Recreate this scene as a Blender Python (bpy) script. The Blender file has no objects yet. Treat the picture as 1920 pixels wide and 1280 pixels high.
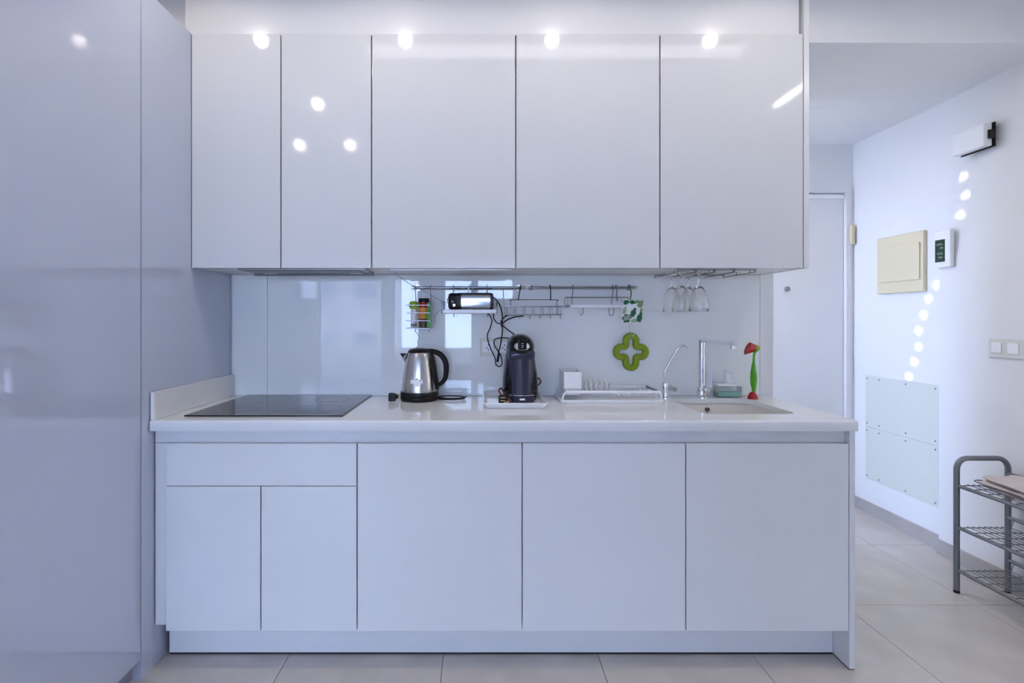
import bpy, bmesh, math, random
from mathutils import Vector, Matrix
random.seed(7)
PI = math.pi
SC = bpy.context.scene
COL = SC.collection

# ------------------------------------------------------------------ camera, world, light, exposure
F_PX, VPX, VPY, CAM_H = 960.0, 903.0, 597.0, 1.28
cam_d = bpy.data.cameras.new('camera')
cam_d.sensor_width = 36.0
cam_d.lens = F_PX / 1920.0 * 36.0
cam_d.shift_x = (960.0 - VPX) / 1920.0
cam_d.shift_y = (VPY - 640.0) / 1920.0
cam_d.clip_start = 0.02
cam = bpy.data.objects.new('camera', cam_d)
COL.objects.link(cam)
cam.location = (0, 0, CAM_H)
cam.rotation_euler = (PI / 2, 0, 0)
SC.camera = cam

world = bpy.data.worlds.new('sky')
SC.world = world
world.use_nodes = True
bg = world.node_tree.nodes['Background']
bg.inputs['Color'].default_value = (0.45, 0.61, 1.0, 1)
bg.inputs['Strength'].default_value = 9.0

sun_d = bpy.data.lights.new('sun', 'SUN')
sun_d.energy = 5.0
sun_d.angle = math.radians(0.32)
sun_d.color = (1.0, 0.97, 0.93)
sun = bpy.data.objects.new('sun', sun_d)
COL.objects.link(sun)
SUN_DIR = Vector((1.0, 0.75, -0.06)).normalized()      # the way the light travels
sun.rotation_euler = SUN_DIR.to_track_quat('-Z', 'Y').to_euler()
sun.location = (-6, -1, 3)

def portal(name, loc, rot, sx, sy):
    d = bpy.data.lights.new(name, 'AREA')
    d.shape = 'RECTANGLE'; d.size = sx; d.size_y = sy
    d.cycles.is_portal = True
    o = bpy.data.objects.new(name, d)
    o.location = loc; o.rotation_euler = rot
    COL.objects.link(o)

SC.view_settings.view_transform = 'Standard'
SC.view_settings.look = 'None'
SC.view_settings.gamma = 1.0
SC.view_settings.use_curve_mapping = False
SC.view_settings.exposure = 1.28
SC.cycles.use_denoising = True
SC.cycles.use_light_tree = False
SC.cycles.max_bounces = 13
SC.cycles.diffuse_bounces = 5
SC.cycles.glossy_bounces = 4
SC.cycles.use_adaptive_sampling = True
SC.cycles.adaptive_threshold = 0.03
SC.cycles.transparent_max_bounces = 16
SC.cycles.sample_clamp_indirect = 8.0
SC.cycles.blur_glossy = 0.3

# main planes of the kitchen (metres, camera at x = y = 0, looking along +y)
YW, YG = 2.470, 2.464          # kitchen wall, face of the glass splashback
YU, YD, YC, YR, YP = 2.125, 1.864, 1.853, 1.886, 1.951   # wall unit doors, base doors, worktop edge, grip rail, plinth
XT = -1.205                    # face of the tall grey cabinet
ZC = 2.70                      # ceiling
ZTOP = 0.910                   # worktop
def wx(px, y): return (px - VPX) * y / F_PX
def wz(py, y): return CAM_H + (VPY - py) * y / F_PX

# ------------------------------------------------------------------ materials
MATS = {}
def mat(name, col, rough=0.5, metal=0.0, noise=None, spec=0.5, trans=0.0, ior=1.5, bump=None, coat=0.0, emit=None, aniso=0.0):
    m = bpy.data.materials.new(name); m.use_nodes = True
    nt = m.node_tree; b = nt.nodes['Principled BSDF']
    b.inputs['Base Color'].default_value = (*col, 1)
    b.inputs['Roughness'].default_value = rough
    b.inputs['Metallic'].default_value = metal
    b.inputs['Specular IOR Level'].default_value = spec
    b.inputs['IOR'].default_value = ior
    b.inputs['Transmission Weight'].default_value = trans
    b.inputs['Coat Weight'].default_value = coat
    b.inputs['Coat Roughness'].default_value = 0.03
    if emit:
        b.inputs['Emission Color'].default_value = (*emit[0], 1)
        b.inputs['Emission Strength'].default_value = emit[1]
    tc = nt.nodes.new('ShaderNodeTexCoord')
    if noise:
        scale, amt, detail = noise
        n = nt.nodes.new('ShaderNodeTexNoise')
        n.inputs['Scale'].default_value = scale; n.inputs['Detail'].default_value = detail
        r = nt.nodes.new('ShaderNodeMapRange')
        r.inputs['From Min'].default_value = 0.25; r.inputs['From Max'].default_value = 0.75
        r.inputs['To Min'].default_value = 1 - amt; r.inputs['To Max'].default_value = 1 + amt
        mx = nt.nodes.new('ShaderNodeVectorMath'); mx.operation = 'SCALE'
        mx.inputs[0].default_value = col
        nt.links.new(tc.outputs['Object'], n.inputs['Vector'])
        nt.links.new(n.outputs['Fac'], r.inputs['Value'])
        nt.links.new(r.outputs['Result'], mx.inputs['Scale'])
        nt.links.new(mx.outputs['Vector'], b.inputs['Base Color'])
    if bump:
        scale, strength, dist = bump
        n2 = nt.nodes.new('ShaderNodeTexNoise'); n2.inputs['Scale'].default_value = scale; n2.inputs['Detail'].default_value = 4
        bp = nt.nodes.new('ShaderNodeBump'); bp.inputs['Strength'].default_value = strength; bp.inputs['Distance'].default_value = dist
        nt.links.new(tc.outputs['Object'], n2.inputs['Vector'])
        nt.links.new(n2.outputs['Fac'], bp.inputs['Height'])
        nt.links.new(bp.outputs['Normal'], b.inputs['Normal'])
    MATS[name] = m
    return m

def clear_pane(name, tint=(1, 1, 1), ior=1.5):
    m = bpy.data.materials.new(name); m.use_nodes = True
    nt = m.node_tree; nt.nodes.clear()
    out = nt.nodes.new('ShaderNodeOutputMaterial')
    mix = nt.nodes.new('ShaderNodeMixShader'); fr = nt.nodes.new('ShaderNodeFresnel'); fr.inputs['IOR'].default_value = ior
    tr = nt.nodes.new('ShaderNodeBsdfTransparent'); tr.inputs['Color'].default_value = (*tint, 1)
    gl = nt.nodes.new('ShaderNodeBsdfGlossy'); gl.inputs['Roughness'].default_value = 0.0
    nt.links.new(fr.outputs['Fac'], mix.inputs['Fac'])
    nt.links.new(tr.outputs[0], mix.inputs[1]); nt.links.new(gl.outputs[0], mix.inputs[2])
    nt.links.new(mix.outputs[0], out.inputs['Surface'])
    MATS[name] = m
    return m

def sheer(name, col, t):
    m = bpy.data.materials.new(name); m.use_nodes = True
    nt = m.node_tree; nt.nodes.clear()
    out = nt.nodes.new('ShaderNodeOutputMaterial')
    mix = nt.nodes.new('ShaderNodeMixShader'); mix.inputs['Fac'].default_value = t
    d = nt.nodes.new('ShaderNodeBsdfDiffuse'); d.inputs['Color'].default_value = (*col, 1)
    tl = nt.nodes.new('ShaderNodeBsdfTranslucent'); tl.inputs['Color'].default_value = (*col, 1)
    nt.links.new(d.outputs[0], mix.inputs[1]); nt.links.new(tl.outputs[0], mix.inputs[2])
    nt.links.new(mix.outputs[0], out.inputs['Surface'])
    MATS[name] = m
    return m

LACQ = mat('white_lacquer', (0.70, 0.70, 0.70), 0.07)
LACQ_M = mat('white_lacquer_satin', (0.76, 0.76, 0.76), 0.22)
LAMI = mat('white_laminate', (0.80, 0.80, 0.79), 0.45)
TALL = mat('grey_lacquer', (0.53, 0.57, 0.69), 0.04, ior=2.1)
TALLB = mat('grey_lacquer_plinth', (0.33, 0.34, 0.40), 0.25)
GLASSW = mat('backpainted_glass', (0.86, 0.87, 0.86), 0.02, ior=1.52)
QUARTZ = mat('white_quartz', (0.81, 0.81, 0.805), 0.03, noise=(420, 0.04, 3), ior=1.40)
SINKM = mat('white_sink_composite', (0.80, 0.77, 0.72), 0.25)
WALLM = mat('white_wall_paint', (0.83, 0.83, 0.83), 0.7, bump=(90, 0.10, 0.004))
WALLK = mat('kitchen_wall_paint', (0.78, 0.78, 0.78), 0.7)
CEILM = mat('white_ceiling_paint', (0.82, 0.82, 0.82), 0.8)
DOORM = mat('white_door_paint', (0.80, 0.80, 0.81), 0.4)
TILE = mat('greige_porcelain', (0.58, 0.53, 0.485), 0.28, noise=(5.5, 0.11, 6))
GROUT = mat('tile_grout', (0.36, 0.33, 0.31), 0.9)
SKIRT = mat('greige_skirting', (0.45, 0.41, 0.39), 0.4, noise=(5, 0.08, 5))
CHROME = mat('chrome', (0.80, 0.81, 0.83), 0.08, 1.0)
STEEL = mat('brushed_steel', (0.62, 0.60, 0.57), 0.24, 1.0, noise=(3, 0.04, 2))
WIREM = mat('chromed_wire', (0.30, 0.30, 0.32), 0.25, 1.0)
RAILM = mat('rail_steel', (0.36, 0.36, 0.38), 0.22, 1.0)
RACKM = mat('grey_metallic_paint', (0.20, 0.21, 0.23), 0.38, 0.6)
BLK = mat('black_plastic', (0.009, 0.009, 0.010), 0.30, spec=0.25)
BLKG = mat('black_gloss_plastic', (0.006, 0.006, 0.008), 0.07, spec=0.3)
CABLE = mat('black_cable', (0.009, 0.009, 0.010), 0.5, spec=0.25)
NAVY = mat('dark_navy_plastic', (0.022, 0.024, 0.055), 0.22)
HOBG = mat('black_ceramic_glass', (0.012, 0.012, 0.013), 0.04, ior=1.55)
DARK = mat('matte_dark', (0.02, 0.02, 0.02), 0.8)  # one dark colour for seal, floor strip and holes
WHITEP = mat('white_plastic', (0.88, 0.88, 0.89), 0.3)
WHITES = mat('white_ceramic', (0.92, 0.92, 0.92), 0.12)
CREAM = mat('cream_plastic', (0.74, 0.66, 0.46), 0.4)
OFFW = mat('off_white_plastic', (0.70, 0.72, 0.66), 0.45)
GREEN_T = mat('olive_green_silicone', (0.22, 0.31, 0.004), 0.42)
GREEN_B = mat('bright_green_plastic', (0.08, 0.38, 0.006), 0.3)
GREEN_D = mat('dark_green_print', (0.015, 0.13, 0.05), 0.7)
GREEN_L = mat('light_green_print', (0.22, 0.36, 0.15), 0.7)
GREEN_P = mat('sage_print', (0.38, 0.44, 0.28), 0.7)
REDP = mat('red_plastic', (0.40, 0.004, 0.004), 0.35)
REDC = mat('dark_red_cord', (0.16, 0.015, 0.02), 0.4)
YELL = mat('yellow_plastic', (0.75, 0.62, 0.12), 0.4)
ORANGE = mat('orange_label', (0.70, 0.27, 0.03), 0.5)
BROWN = mat('brown_spice', (0.10, 0.055, 0.03), 0.4)
LIME = mat('lime_green_plastic', (0.30, 0.48, 0.02), 0.4)
GREENB = mat('green_bottle_plastic', (0.05, 0.38, 0.08), 0.35)
CLOTH = mat('white_printed_cloth', (0.82, 0.83, 0.80), 0.9)
TOWEL = mat('beige_cotton', (0.60, 0.53, 0.50), 0.95, noise=(60, 0.08, 4), bump=(400, 0.3, 0.002))
TRIMD = mat('navy_hem', (0.12, 0.12, 0.18), 0.9)
SCREEN = mat('dark_lcd', (0.015, 0.035, 0.028), 0.15)
LCDT = mat('lcd_segments', (0.10, 0.20, 0.12), 0.4)
COATW = mat('shaded_white_wire', (0.62, 0.62, 0.63), 0.35)  # white wire greyed, its shading put into the colour
TSHELL = mat('toaster_shell', (0.50, 0.51, 0.53), 0.10, 1.0)
BRASS = mat('brass_pins', (0.75, 0.60, 0.35), 0.25, 1.0)
LIQ = mat('green_soap', (0.52, 0.80, 0.66), 0.15)
GREYP = mat('grey_plastic', (0.22, 0.23, 0.25), 0.4)
FILTER = mat('hood_filter_metal', (0.30, 0.30, 0.29), 0.35, 0.9)
LAMPG = mat('spot_lens', (1, 1, 1), 0.3, emit=((1.0, 0.97, 0.92), 40.0))
TUBEG = mat('tube_diffuser', (1, 1, 1), 0.3, emit=((1.0, 0.98, 0.95), 13.0))
PANELG = mat('panel_diffuser', (1, 1, 1), 0.3, emit=((1.0, 0.93, 0.92), 1.3))
PANE = clear_pane('window_pane')
CLEARP = clear_pane('clear_plastic', (0.98, 1.0, 0.985), 1.45)
WINEG = mat('wine_glass', (1, 1, 1), 0.0, trans=1.0, ior=1.45)
SHEER = sheer('sheer_curtain', (0.75, 0.76, 0.78), 0.5)
FACADE = mat('pink_facade', (0.42, 0.35, 0.32), 0.9)
TERR = mat('terrace_concrete', (0.55, 0.52, 0.48), 0.8)
MASKM = mat('white_sun_mask', (0.70, 0.70, 0.70), 0.5)

# ------------------------------------------------------------------ mesh helpers
class MB:
    def __init__(s): s.v = []; s.f = []; s.curved = False
    def add(s, vs, fs):
        o = len(s.v); s.v += [Vector(p) for p in vs]; s.f += [tuple(i + o for i in f) for f in fs]
        return s
    def box(s, x0, x1, y0, y1, z0, z1, bev=0.0, seg=2):
        if bev <= 0:
            return s.add([(x0,y0,z0),(x1,y0,z0),(x1,y1,z0),(x0,y1,z0),(x0,y0,z1),(x1,y0,z1),(x1,y1,z1),(x0,y1,z1)],
                         [(0,3,2,1),(4,5,6,7),(0,1,5,4),(1,2,6,5),(2,3,7,6),(3,0,4,7)])
        bm = bmesh.new()
        bmesh.ops.create_cube(bm, size=1.0)
        for v in bm.verts:
            v.co = Vector(((x0+x1)/2 + v.co.x*(x1-x0), (y0+y1)/2 + v.co.y*(y1-y0), (z0+z1)/2 + v.co.z*(z1-z0)))
        bmesh.ops.bevel(bm, geom=list(bm.edges), offset=bev, segments=seg, affect='EDGES', profile=0.5)
        s.bm(bm); return s
    def bm(s, bm):
        bm.verts.index_update()
        s.add([v.co.copy() for v in bm.verts], [[v.index for v in f.verts] for f in bm.faces])
        bm.free(); return s
    def loft(s, rings, cap=True, closed=True):
        s.curved = True
        n = len(rings[0]); vs = [p for r in rings for p in r]; fs = []
        for i in range(len(rings)-1):
            for j in range(n if closed else n-1):
                k = (j+1) % n
                fs.append((i*n+j, i*n+k, (i+1)*n+k, (i+1)*n+j))
        if cap and closed:
            fs.append(tuple(reversed(range(n)))); fs.append(tuple((len(rings)-1)*n + j for j in range(n)))
        return s.add(vs, fs)
    def lathe(s, prof, c, axis='Z', seg=28, cap=False):
        rings = []
        for r, h in prof:
            ring = []
            for j in range(seg):
                a = 2*PI*j/seg; u, w = r*math.cos(a), r*math.sin(a)
                if axis == 'Z': p = (c[0]+u, c[1]+w, c[2]+h)
                elif axis == 'Y': p = (c[0]+u, c[1]+h, c[2]-w)
                else: p = (c[0]+h, c[1]+u, c[2]+w)
                ring.append(p)
            rings.append(ring)
        return s.loft(rings, cap)
    def tube(s, pts, r, seg=8, closed=False, flat=1.0):
        pts = [Vector(p) for p in pts]; n = len(pts); rings = []; up = None
        for i, p in enumerate(pts):
            if closed: t = pts[(i+1) % n] - pts[i-1]
            else: t = pts[min(i+1, n-1)] - pts[max(i-1, 0)]
            t.normalize()
            if up is None:
                ref = Vector((0,0,1)) if abs(t.z) < 0.9 else Vector((0,1,0))
                up = (ref - t*ref.dot(t)).normalized()
            else:
                up = (up - t*up.dot(t)).normalized()
            sd = t.cross(up)
            rr = r[i] if isinstance(r, (list, tuple)) else r
            rings.append([p + up*(rr*math.cos(2*PI*j/seg)) + sd*(rr*flat*math.sin(2*PI*j/seg)) for j in range(seg)])
        if closed: rings.append(rings[0])
        return s.loft(rings, cap=not closed)
    def prism(s, poly, fn, d0, d1):
        n = len(poly); vs = [fn(a, b, d0) for a, b in poly] + [fn(a, b, d1) for a, b in poly]
        fs = [tuple(reversed(range(n))), tuple(range(n, 2*n))] + [(i, (i+1) % n, n+(i+1) % n, n+i) for i in range(n)]
        return s.add(vs, fs)
    def ellip(s, c, rx, ry, rz, seg=20, rings=12):
        prof = []
        R = []
        for i in range(rings+1):
            t = -PI/2 + PI*i/rings; cr = max(math.cos(t), 0.002)
            R.append([(c[0]+rx*cr*math.cos(2*PI*j/seg), c[1]+ry*cr*math.sin(2*PI*j/seg), c[2]+rz*math.sin(t)) for j in range(seg)])
        return s.loft(R)
    def mesh(s, name, m, off=(0,0,0), ang=38, smooth=True):
        o = Vector(off); me = bpy.data.meshes.new(name)
        me.from_pydata([tuple(p - o) for p in s.v], [], [list(f) for f in s.f])
        bm = bmesh.new(); bm.from_mesh(me)
        bmesh.ops.recalc_face_normals(bm, faces=bm.faces); bm.to_mesh(me); bm.free()
        me.materials.append(m)
        if smooth and s.curved:
            me.polygons.foreach_set('use_smooth', [True]*len(me.polygons))
            me.set_sharp_from_angle(angle=math.radians(ang))
        me.update(); return me
    def build(s, name, m, parent=None, label=None, ang=38, smooth=True, loc=None):
        off = wloc(parent) if parent else Vector(loc or (0,0,0))
        ob = bpy.data.objects.new(name, s.mesh(name, m, off, ang, smooth))
        COL.objects.link(ob)
        if parent: ob.parent = parent
        else: ob.location = off
        if label: ob['label'] = label
        return ob

def wloc(o):
    v = Vector((0,0,0))
    while o: v += o.location; o = o.parent
    return v
def tag(o, label, cat, group=None):
    o['label'] = label; o['category'] = cat
    if group: o['group'] = group
    return o
def thing(name, label, cat, loc, group=None):
    o = bpy.data.objects.new(name, None); o.empty_display_size = 0.05
    COL.objects.link(o); o.location = loc
    return tag(o, label, cat, group)
def struct(name, mb, m, parent=None):
    o = mb.build(name, m, parent)
    if not parent: o['kind'] = 'structure'
    return o
def dup(root, loc, label=None, group=None):
    r = root.copy(); COL.objects.link(r); r.location = loc
    if label: r['label'] = label
    if group: r['group'] = group
    for ch in list(root.children):
        c = ch.copy(); COL.objects.link(c); c.parent = r
        for g in ch.children:
            d = g.copy(); COL.objects.link(d); d.parent = c
    return r
def part_copy(src, loc):
    c = src.copy(); COL.objects.link(c); c.parent = src.parent; c.location = loc
    return c
def spline(pts, n=8, closed=False):
    P = [Vector(p) for p in pts]; out = []; m = len(P)
    rng = range(m) if closed else range(m-1)
    for i in rng:
        if closed: p0, p1, p2, p3 = P[i-1], P[i], P[(i+1) % m], P[(i+2) % m]
        else: p0, p1, p2, p3 = P[max(i-1,0)], P[i], P[i+1], P[min(i+2,m-1)]
        for k in range(n):
            t = k/n
            out.append(0.5*((2*p1) + (p2-p0)*t + (2*p0-5*p1+4*p2-p3)*t*t + (3*p1-p0-3*p2+p3)*t**3))
    if not closed: out.append(P[-1])
    return out
def rrect(cx, cy, hw, hh, r, n=5):
    out = []
    for sx, sy, a0 in ((1,1,0),(-1,1,PI/2),(-1,-1,PI),(1,-1,1.5*PI)):
        for k in range(n+1):
            a = a0 + PI/2*k/n
            out.append((cx+sx*(hw-r)+r*math.cos(a), cy+sy*(hh-r)+r*math.sin(a)))
    return out
XZ = lambda a, b, d: (a, d, b)
XY = lambda a, b, d: (a, b, d)
YZ = lambda a, b, d: (d, a, b)

# ------------------------------------------------------------------ the room
XL, XR, XRF, YB, YF = -3.0, 2.50, 2.545, -3.20, 3.505
fl = struct('floor', MB().box(XL-0.2, XRF+0.3, YB-0.2, YF+0.3, -0.12, -0.006), GROUT)
px_, py_ = 0.588, 0.606
tile_me = None
for i in range(-6, 6):
    for j in range(-10, 3):
        x0 = -0.145 + i*px_; y0 = 2.289 + j*py_
        x1, y1 = x0+px_, y0+py_
        cx0, cx1 = max(x0, XL+0.001), min(x1, XRF)
        cy0, cy1 = max(y0, YB+0.001), min(y1, YF)
        if cx1-cx0 < 0.03 or cy1-cy0 < 0.03: continue
        if cx1 < -1.82 and cy0 > 1.15: continue
        full = cx0 == x0 and cx1 == x1 and cy0 == y0 and cy1 == y1
        if full and tile_me:
            o = bpy.data.objects.new('tile', tile_me); COL.objects.link(o); o.parent = fl; o.location = (x0, y0, 0)
        else:
            mb = MB().box(cx0-x0+0.0012, cx1-x0-0.0012, cy0-y0+0.0012, cy1-y0-0.0012, -0.006, 0.0, 0.0008, 1)
            me = mb.mesh('tile', TILE)
            if full: tile_me = me
            o = bpy.data.objects.new('tile', me); COL.objects.link(o); o.parent = fl; o.location = (x0, y0, 0)

# kitchen partition, its end seen to the right of the splashback
struct('wall_kitchen', MB().box(-3.0, 1.407, YW, 2.90, 0, ZC), WALLK)  # thickened behind, out of view, to shade the near right wall
struct('wall_left_return', MB().box(XL, -1.812, 1.15, YW-0.001, 0, ZC), WALLM)
def wall_right_mesh():
    zs = [0, 0.8, 1.45, 1.60, 1.75, 1.90, 2.05, ZC]
    def off(z): t_ = min(max((z-1.50)/0.50, 0), 1); return 0.0445*t_*t_*(3-2*t_)
    ring = lambda x_, y: [(x_ + (off(z) if y > 2.7 else off(z)*max(0, (y-2.1)/0.7)), y, z) for z in zs]
    A = [ring(XR, y) for y in (YB-0.2, 1.0, 2.1, 2.45, 2.80)]
    mb = MB(); n_ = len(zs)
    mb.loft(A, cap=False, closed=False)
    B = [(XR+0.3, y, z) for y in (YB-0.2, 2.80) for z in (0, ZC)]
    # end face towards the corridor and back
    end = A[-1] + [(XRF, 2.80, ZC), (XRF, 2.80, 0)]
    mb.add(end, [tuple(range(len(end)))])
    mb.box(XR+0.045, XR+0.3, YB-0.2, 2.799, 0, ZC)
    return mb
struct('wall_right', wall_right_mesh(), WALLM)
struct('wall_corridor_right', MB().box(XRF, XRF+0.25, 2.80, YF+0.12, 0, ZC), WALLM)
DX0, DX1, DZ = 1.60, 2.522, 2.158      # opening of the corridor door
mb = MB().box(0.25, DX0, YF, YF+0.12, 0, ZC).box(DX1, XRF, YF, YF+0.12, 0, ZC).box(DX0, DX1, YF, YF+0.12, DZ, ZC)
struct('wall_corridor_end', mb, WALLM)
HALL = (2.93, 3.40, 0.40, 2.25)        # hall window round the corner, lights the corridor
mb = MB()
for a0, a1, b0, b1 in ((2.90, HALL[0], 0, ZC), (HALL[1], YF+0.12, 0, ZC), (HALL[0], HALL[1], 0, HALL[2]), (HALL[0], HALL[1], HALL[3], ZC)):
    mb.box(0.25, 0.35, a0, a1, b0, b1)
struct('wall_corridor_left', mb, WALLM)
mb = MB().box(0.27, 0.31, HALL[0], HALL[0]+0.04, HALL[2], HALL[3]).box(0.27, 0.31, HALL[1]-0.04, HALL[1], HALL[2], HALL[3]).box(0.27, 0.31, HALL[0], HALL[1], HALL[2], HALL[2]+0.04).box(0.27, 0.31, HALL[0], HALL[1], HALL[3]-0.04, HALL[3])
wo = struct('window_7', mb, DOORM)
MB().box(0.287, 0.292, HALL[0]+0.041, HALL[1]-0.041, HALL[2]+0.041, HALL[3]-0.041).build('pane', PANE, wo)
portal('window_portal', (0.24, (HALL[0]+HALL[1])/2, (HALL[2]+HALL[3])/2), (PI/2, 0, -PI/2), HALL[1]-HALL[0], HALL[3]-HALL[2])
struct('ceiling', MB().box(XL-0.2, XRF+0.3, YB-0.2, 2.90, ZC, ZC+0.12).box(0.25, XRF+0.3, 2.90, YF+0.2, ZC, ZC+0.12), CEILM)
struct('ceiling_soffit', MB().box(XL, XRF, 2.21, YW, 2.47, ZC-0.001).box(1.408, XRF, YW, 2.90, 2.47, ZC-0.001).box(0.351, XRF, 2.901, YF, 2.47, ZC-0.001), CEILM)

# back wall with windows (behind the camera, mirrored in the splashback)
def wall_with_openings(name, a0, a1, openings, fn, d0, d1):
    """openings (u0, u1, z0, z1), sorted along u"""
    mb = MB(); u = a0
    def blk(u0, u1, z0, z1):
        p = [(u0, z0), (u1, z0), (u1, z1), (u0, z1)]
        mb.prism(p, fn, d0, d1)
    for u0, u1, z0, z1 in openings:
        if u0 > u: blk(u, u0, 0, ZC)
        if z0 > 0: blk(u0, u1, 0, z0)
        blk(u0, u1, z1, ZC); u = u1
    blk(u, a1, 0, ZC)
    return struct(name, mb, WALLM)
BACK = [(-2.60, -1.58, 0.30, 2.05), (-1.42, -0.98, 0.53, 2.05), (-0.62, -0.13, 0.53, 2.05), (-0.09, 0.53, 1.56, 2.05)]
wall_with_openings('wall_back', XL-0.2, XR, BACK, XZ, YB-0.2, YB)
LEFT = [(-3.1, -2.30, 0.06, 2.40), (-1.70, -1.02, 1.05, 2.48)]
wall_with_openings('wall_left', YB, 1.15, LEFT, YZ, XL-0.2, XL)
n = 0
for u0, u1, z0, z1 in BACK:
    n += 1
    w = MB().box(u0, u0+0.035, YB-0.12, YB-0.07, z0, z1).box(u1-0.035, u1, YB-0.12, YB-0.07, z0, z1) \
            .box(u0, u1, YB-0.12, YB-0.07, z0, z0+0.04).box(u0, u1, YB-0.12, YB-0.07, z1-0.04, z1)
    wo = struct('window_%d' % n, w, DOORM)
    MB().box(u0+0.036, u1-0.036, YB-0.097, YB-0.091, z0+0.041, z1-0.041).build('pane', PANE, wo)
    portal('window_portal', ((u0+u1)/2, YB-0.16, (z0+z1)/2), (PI/2, 0, 0), u1-u0, z1-z0)
u0, u1, z0, z1 = LEFT[0]
w = MB()
for a in (u0, (u0+u1)/2-0.04, u1-0.05): w.box(XL-0.12, XL-0.06, a, a+0.05 + (0.03 if a not in (u0, u1-0.05) else 0), z0, z1)
w.box(XL-0.12, XL-0.06, u0, u1, z0, z0+0.05).box(XL-0.12, XL-0.06, u0, u1, z1-0.05, z1)
wo = struct('window_5', w, DOORM)
for a, b in ((u0+0.051, (u0+u1)/2-0.041), ((u0+u1)/2+0.041, u1-0.051)):
    MB().box(XL-0.095, XL-0.088, a, b, z0+0.051, z1-0.051).build('pane', PANE, wo)
portal('window_portal', (XL-0.16, (u0+u1)/2, (z0+z1)/2), (PI/2, 0, -PI/2), u1-u0, z1-z0)
# unseen window and mask, added so its slots shape the wall's sun spots
spots_px = [(1803,327),(1807,363),(1798,401),(1757,535),(1741,560),(1731,590),(1722,620),(1722,650),(1714,678),(1704,705)]
XS = XL - 0.05
holes = []
for px, py in spots_px:
    X = XR if px > 1760 else XRF
    y = X*F_PX/(px-VPX); z = wz(py, y)
    t = (XS - X)/SUN_DIR.x
    holes.append((y + t*SUN_DIR.y, z + t*SUN_DIR.z))
u0, u1, z0, z1 = LEFT[1]
def sun_mask_mesh():
    """added light mask with lozenge slots: rows between hole centres, each row opened around its hole"""
    hs = sorted(holes, key=lambda h: h[1]); mb = MB()
    zs = [z0-0.01] + [(hs[i][1]+hs[i+1][1])/2 for i in range(len(hs)-1)] + [z1+0.01]
    for k, (hy, hz) in enumerate(hs):
        a, b = zs[k], zs[k+1]
        hh = min(0.024, hz-a-0.008, b-hz-0.008); hw = 0.017
        O = [(u0-0.01, a), (u1+0.01, a), (u1+0.01, b), (u0-0.01, b)]
        I = [(hy, hz-hh), (hy+hw, hz), (hy, hz+hh), (hy-hw, hz)]
        polys = [[O[0], O[1], I[0]], [O[1], I[1], I[0]], [O[1], O[2], I[1]], [O[2], I[2], I[1]], [O[2], O[3], I[2]], [O[3], I[3], I[2]], [O[3], O[0], I[3]], [O[0], I[0], I[3]]]
        for p in polys: mb.prism(p, YZ, XS-0.004, XS+0.004)
    return mb
wo = struct('window_6', MB().box(XL-0.12, XL-0.03, u0-0.0, u0+0.03, z0, z1).box(XL-0.12, XL-0.03, u1-0.03, u1, z0, z1), DOORM)
sh = sun_mask_mesh().build('sun_mask', MASKM, wo, smooth=False)
struct('terrace', MB().box(-9, XL-0.2, -9, 6, -0.3, -0.02).box(XL-0.2, 6, -9, YB-0.2, -0.3, -0.02), TERR)
struct('terrace_parapet', MB().box(-5.1, -5.0, -5.2, 4, -0.02, 0.85).box(-5.1, 4, -5.3, -5.2, -0.02, 0.70), mat('terrace_parapet_render', (0.30, 0.28, 0.27), 0.9))

# apartment block across the street, seen mirrored through the windows
struct('ground', MB().box(-60, 60, -70, 40, -6.6, -6.0), mat('street_ground', (0.26, 0.25, 0.24), 0.9))
t = thing('apartment_building', 'pinkish apartment block across the street mirrored in the splashback', 'building', (-12, -17, -6))
MB().box(-20, -4.2, -22, -17, -6, 5.2).build('walls', FACADE, t)
WINB = mat('facade_glass', (0.10, 0.13, 0.17), 0.1)
wsrc = None
for i in range(9):
    for j in range(3):
        x, z = -19.2 + 1.72*i, -4.2 + 3.2*j
        if wsrc is None: wsrc = MB().box(x, x+0.9, -17.02, -16.96, z, z+1.7).build('window', WINB, t); w0 = (x, z)
        else: part_copy(wsrc, (x-w0[0], 0, z-w0[1]))
bsrc = None
for i in range(4):
    for j in range(3):
        x, z = -19.4 + 3.9*i, -4.6 + 3.2*j
        if bsrc is None: bsrc = MB().box(x, x+3.0, -17.9, -17.001, z, z+0.15).box(x, x+3.0, -17.9, -17.84, z+0.15, z+0.95).build('balcony', WHITEP, t); w0 = (x, z)
        else: part_copy(bsrc, (x-w0[0], 0, z-w0[1]))
MB().box(-20.2, -4.0, -22.2, -16.8, 5.2, 5.45).build('roof', TERR, t)

# door at the end of the corridor
d1 = struct('door_1', MB().box(DX0+0.03, DX1-0.036, YF+0.012, YF+0.05, 0.004, DZ-0.022, 0.002, 1), DOORM)
fr = MB()
fr.box(DX0-0.05, DX0+0.028, YF-0.012, YF+0.06, 0, DZ+0.02, 0.002, 1).box(DX1-0.034, DX1, YF-0.012, YF+0.06, 0, DZ+0.02, 0.002, 1)
fr.box(DX0-0.05, DX1, YF-0.0125, YF+0.06, DZ-0.02, DZ+0.02, 0.002, 1)
fr.build('door_frame', DOORM, d1)
MB().lathe([(0.004,-0.012),(0.016,-0.012),(0.0175,-0.008),(0.0175,0.004)], (wx(1477,YF), YF+0.008, wz(541.5,YF)), 'Y', 20, True).build('door_viewer', GREYP, d1, 'round grey door viewer')
o = MB().box(2.17, 2.478, YF-0.006, YF+0.011, 2.100, 2.128, 0.002, 1).build('door_seal_strip', WHITEP, d1)
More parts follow.
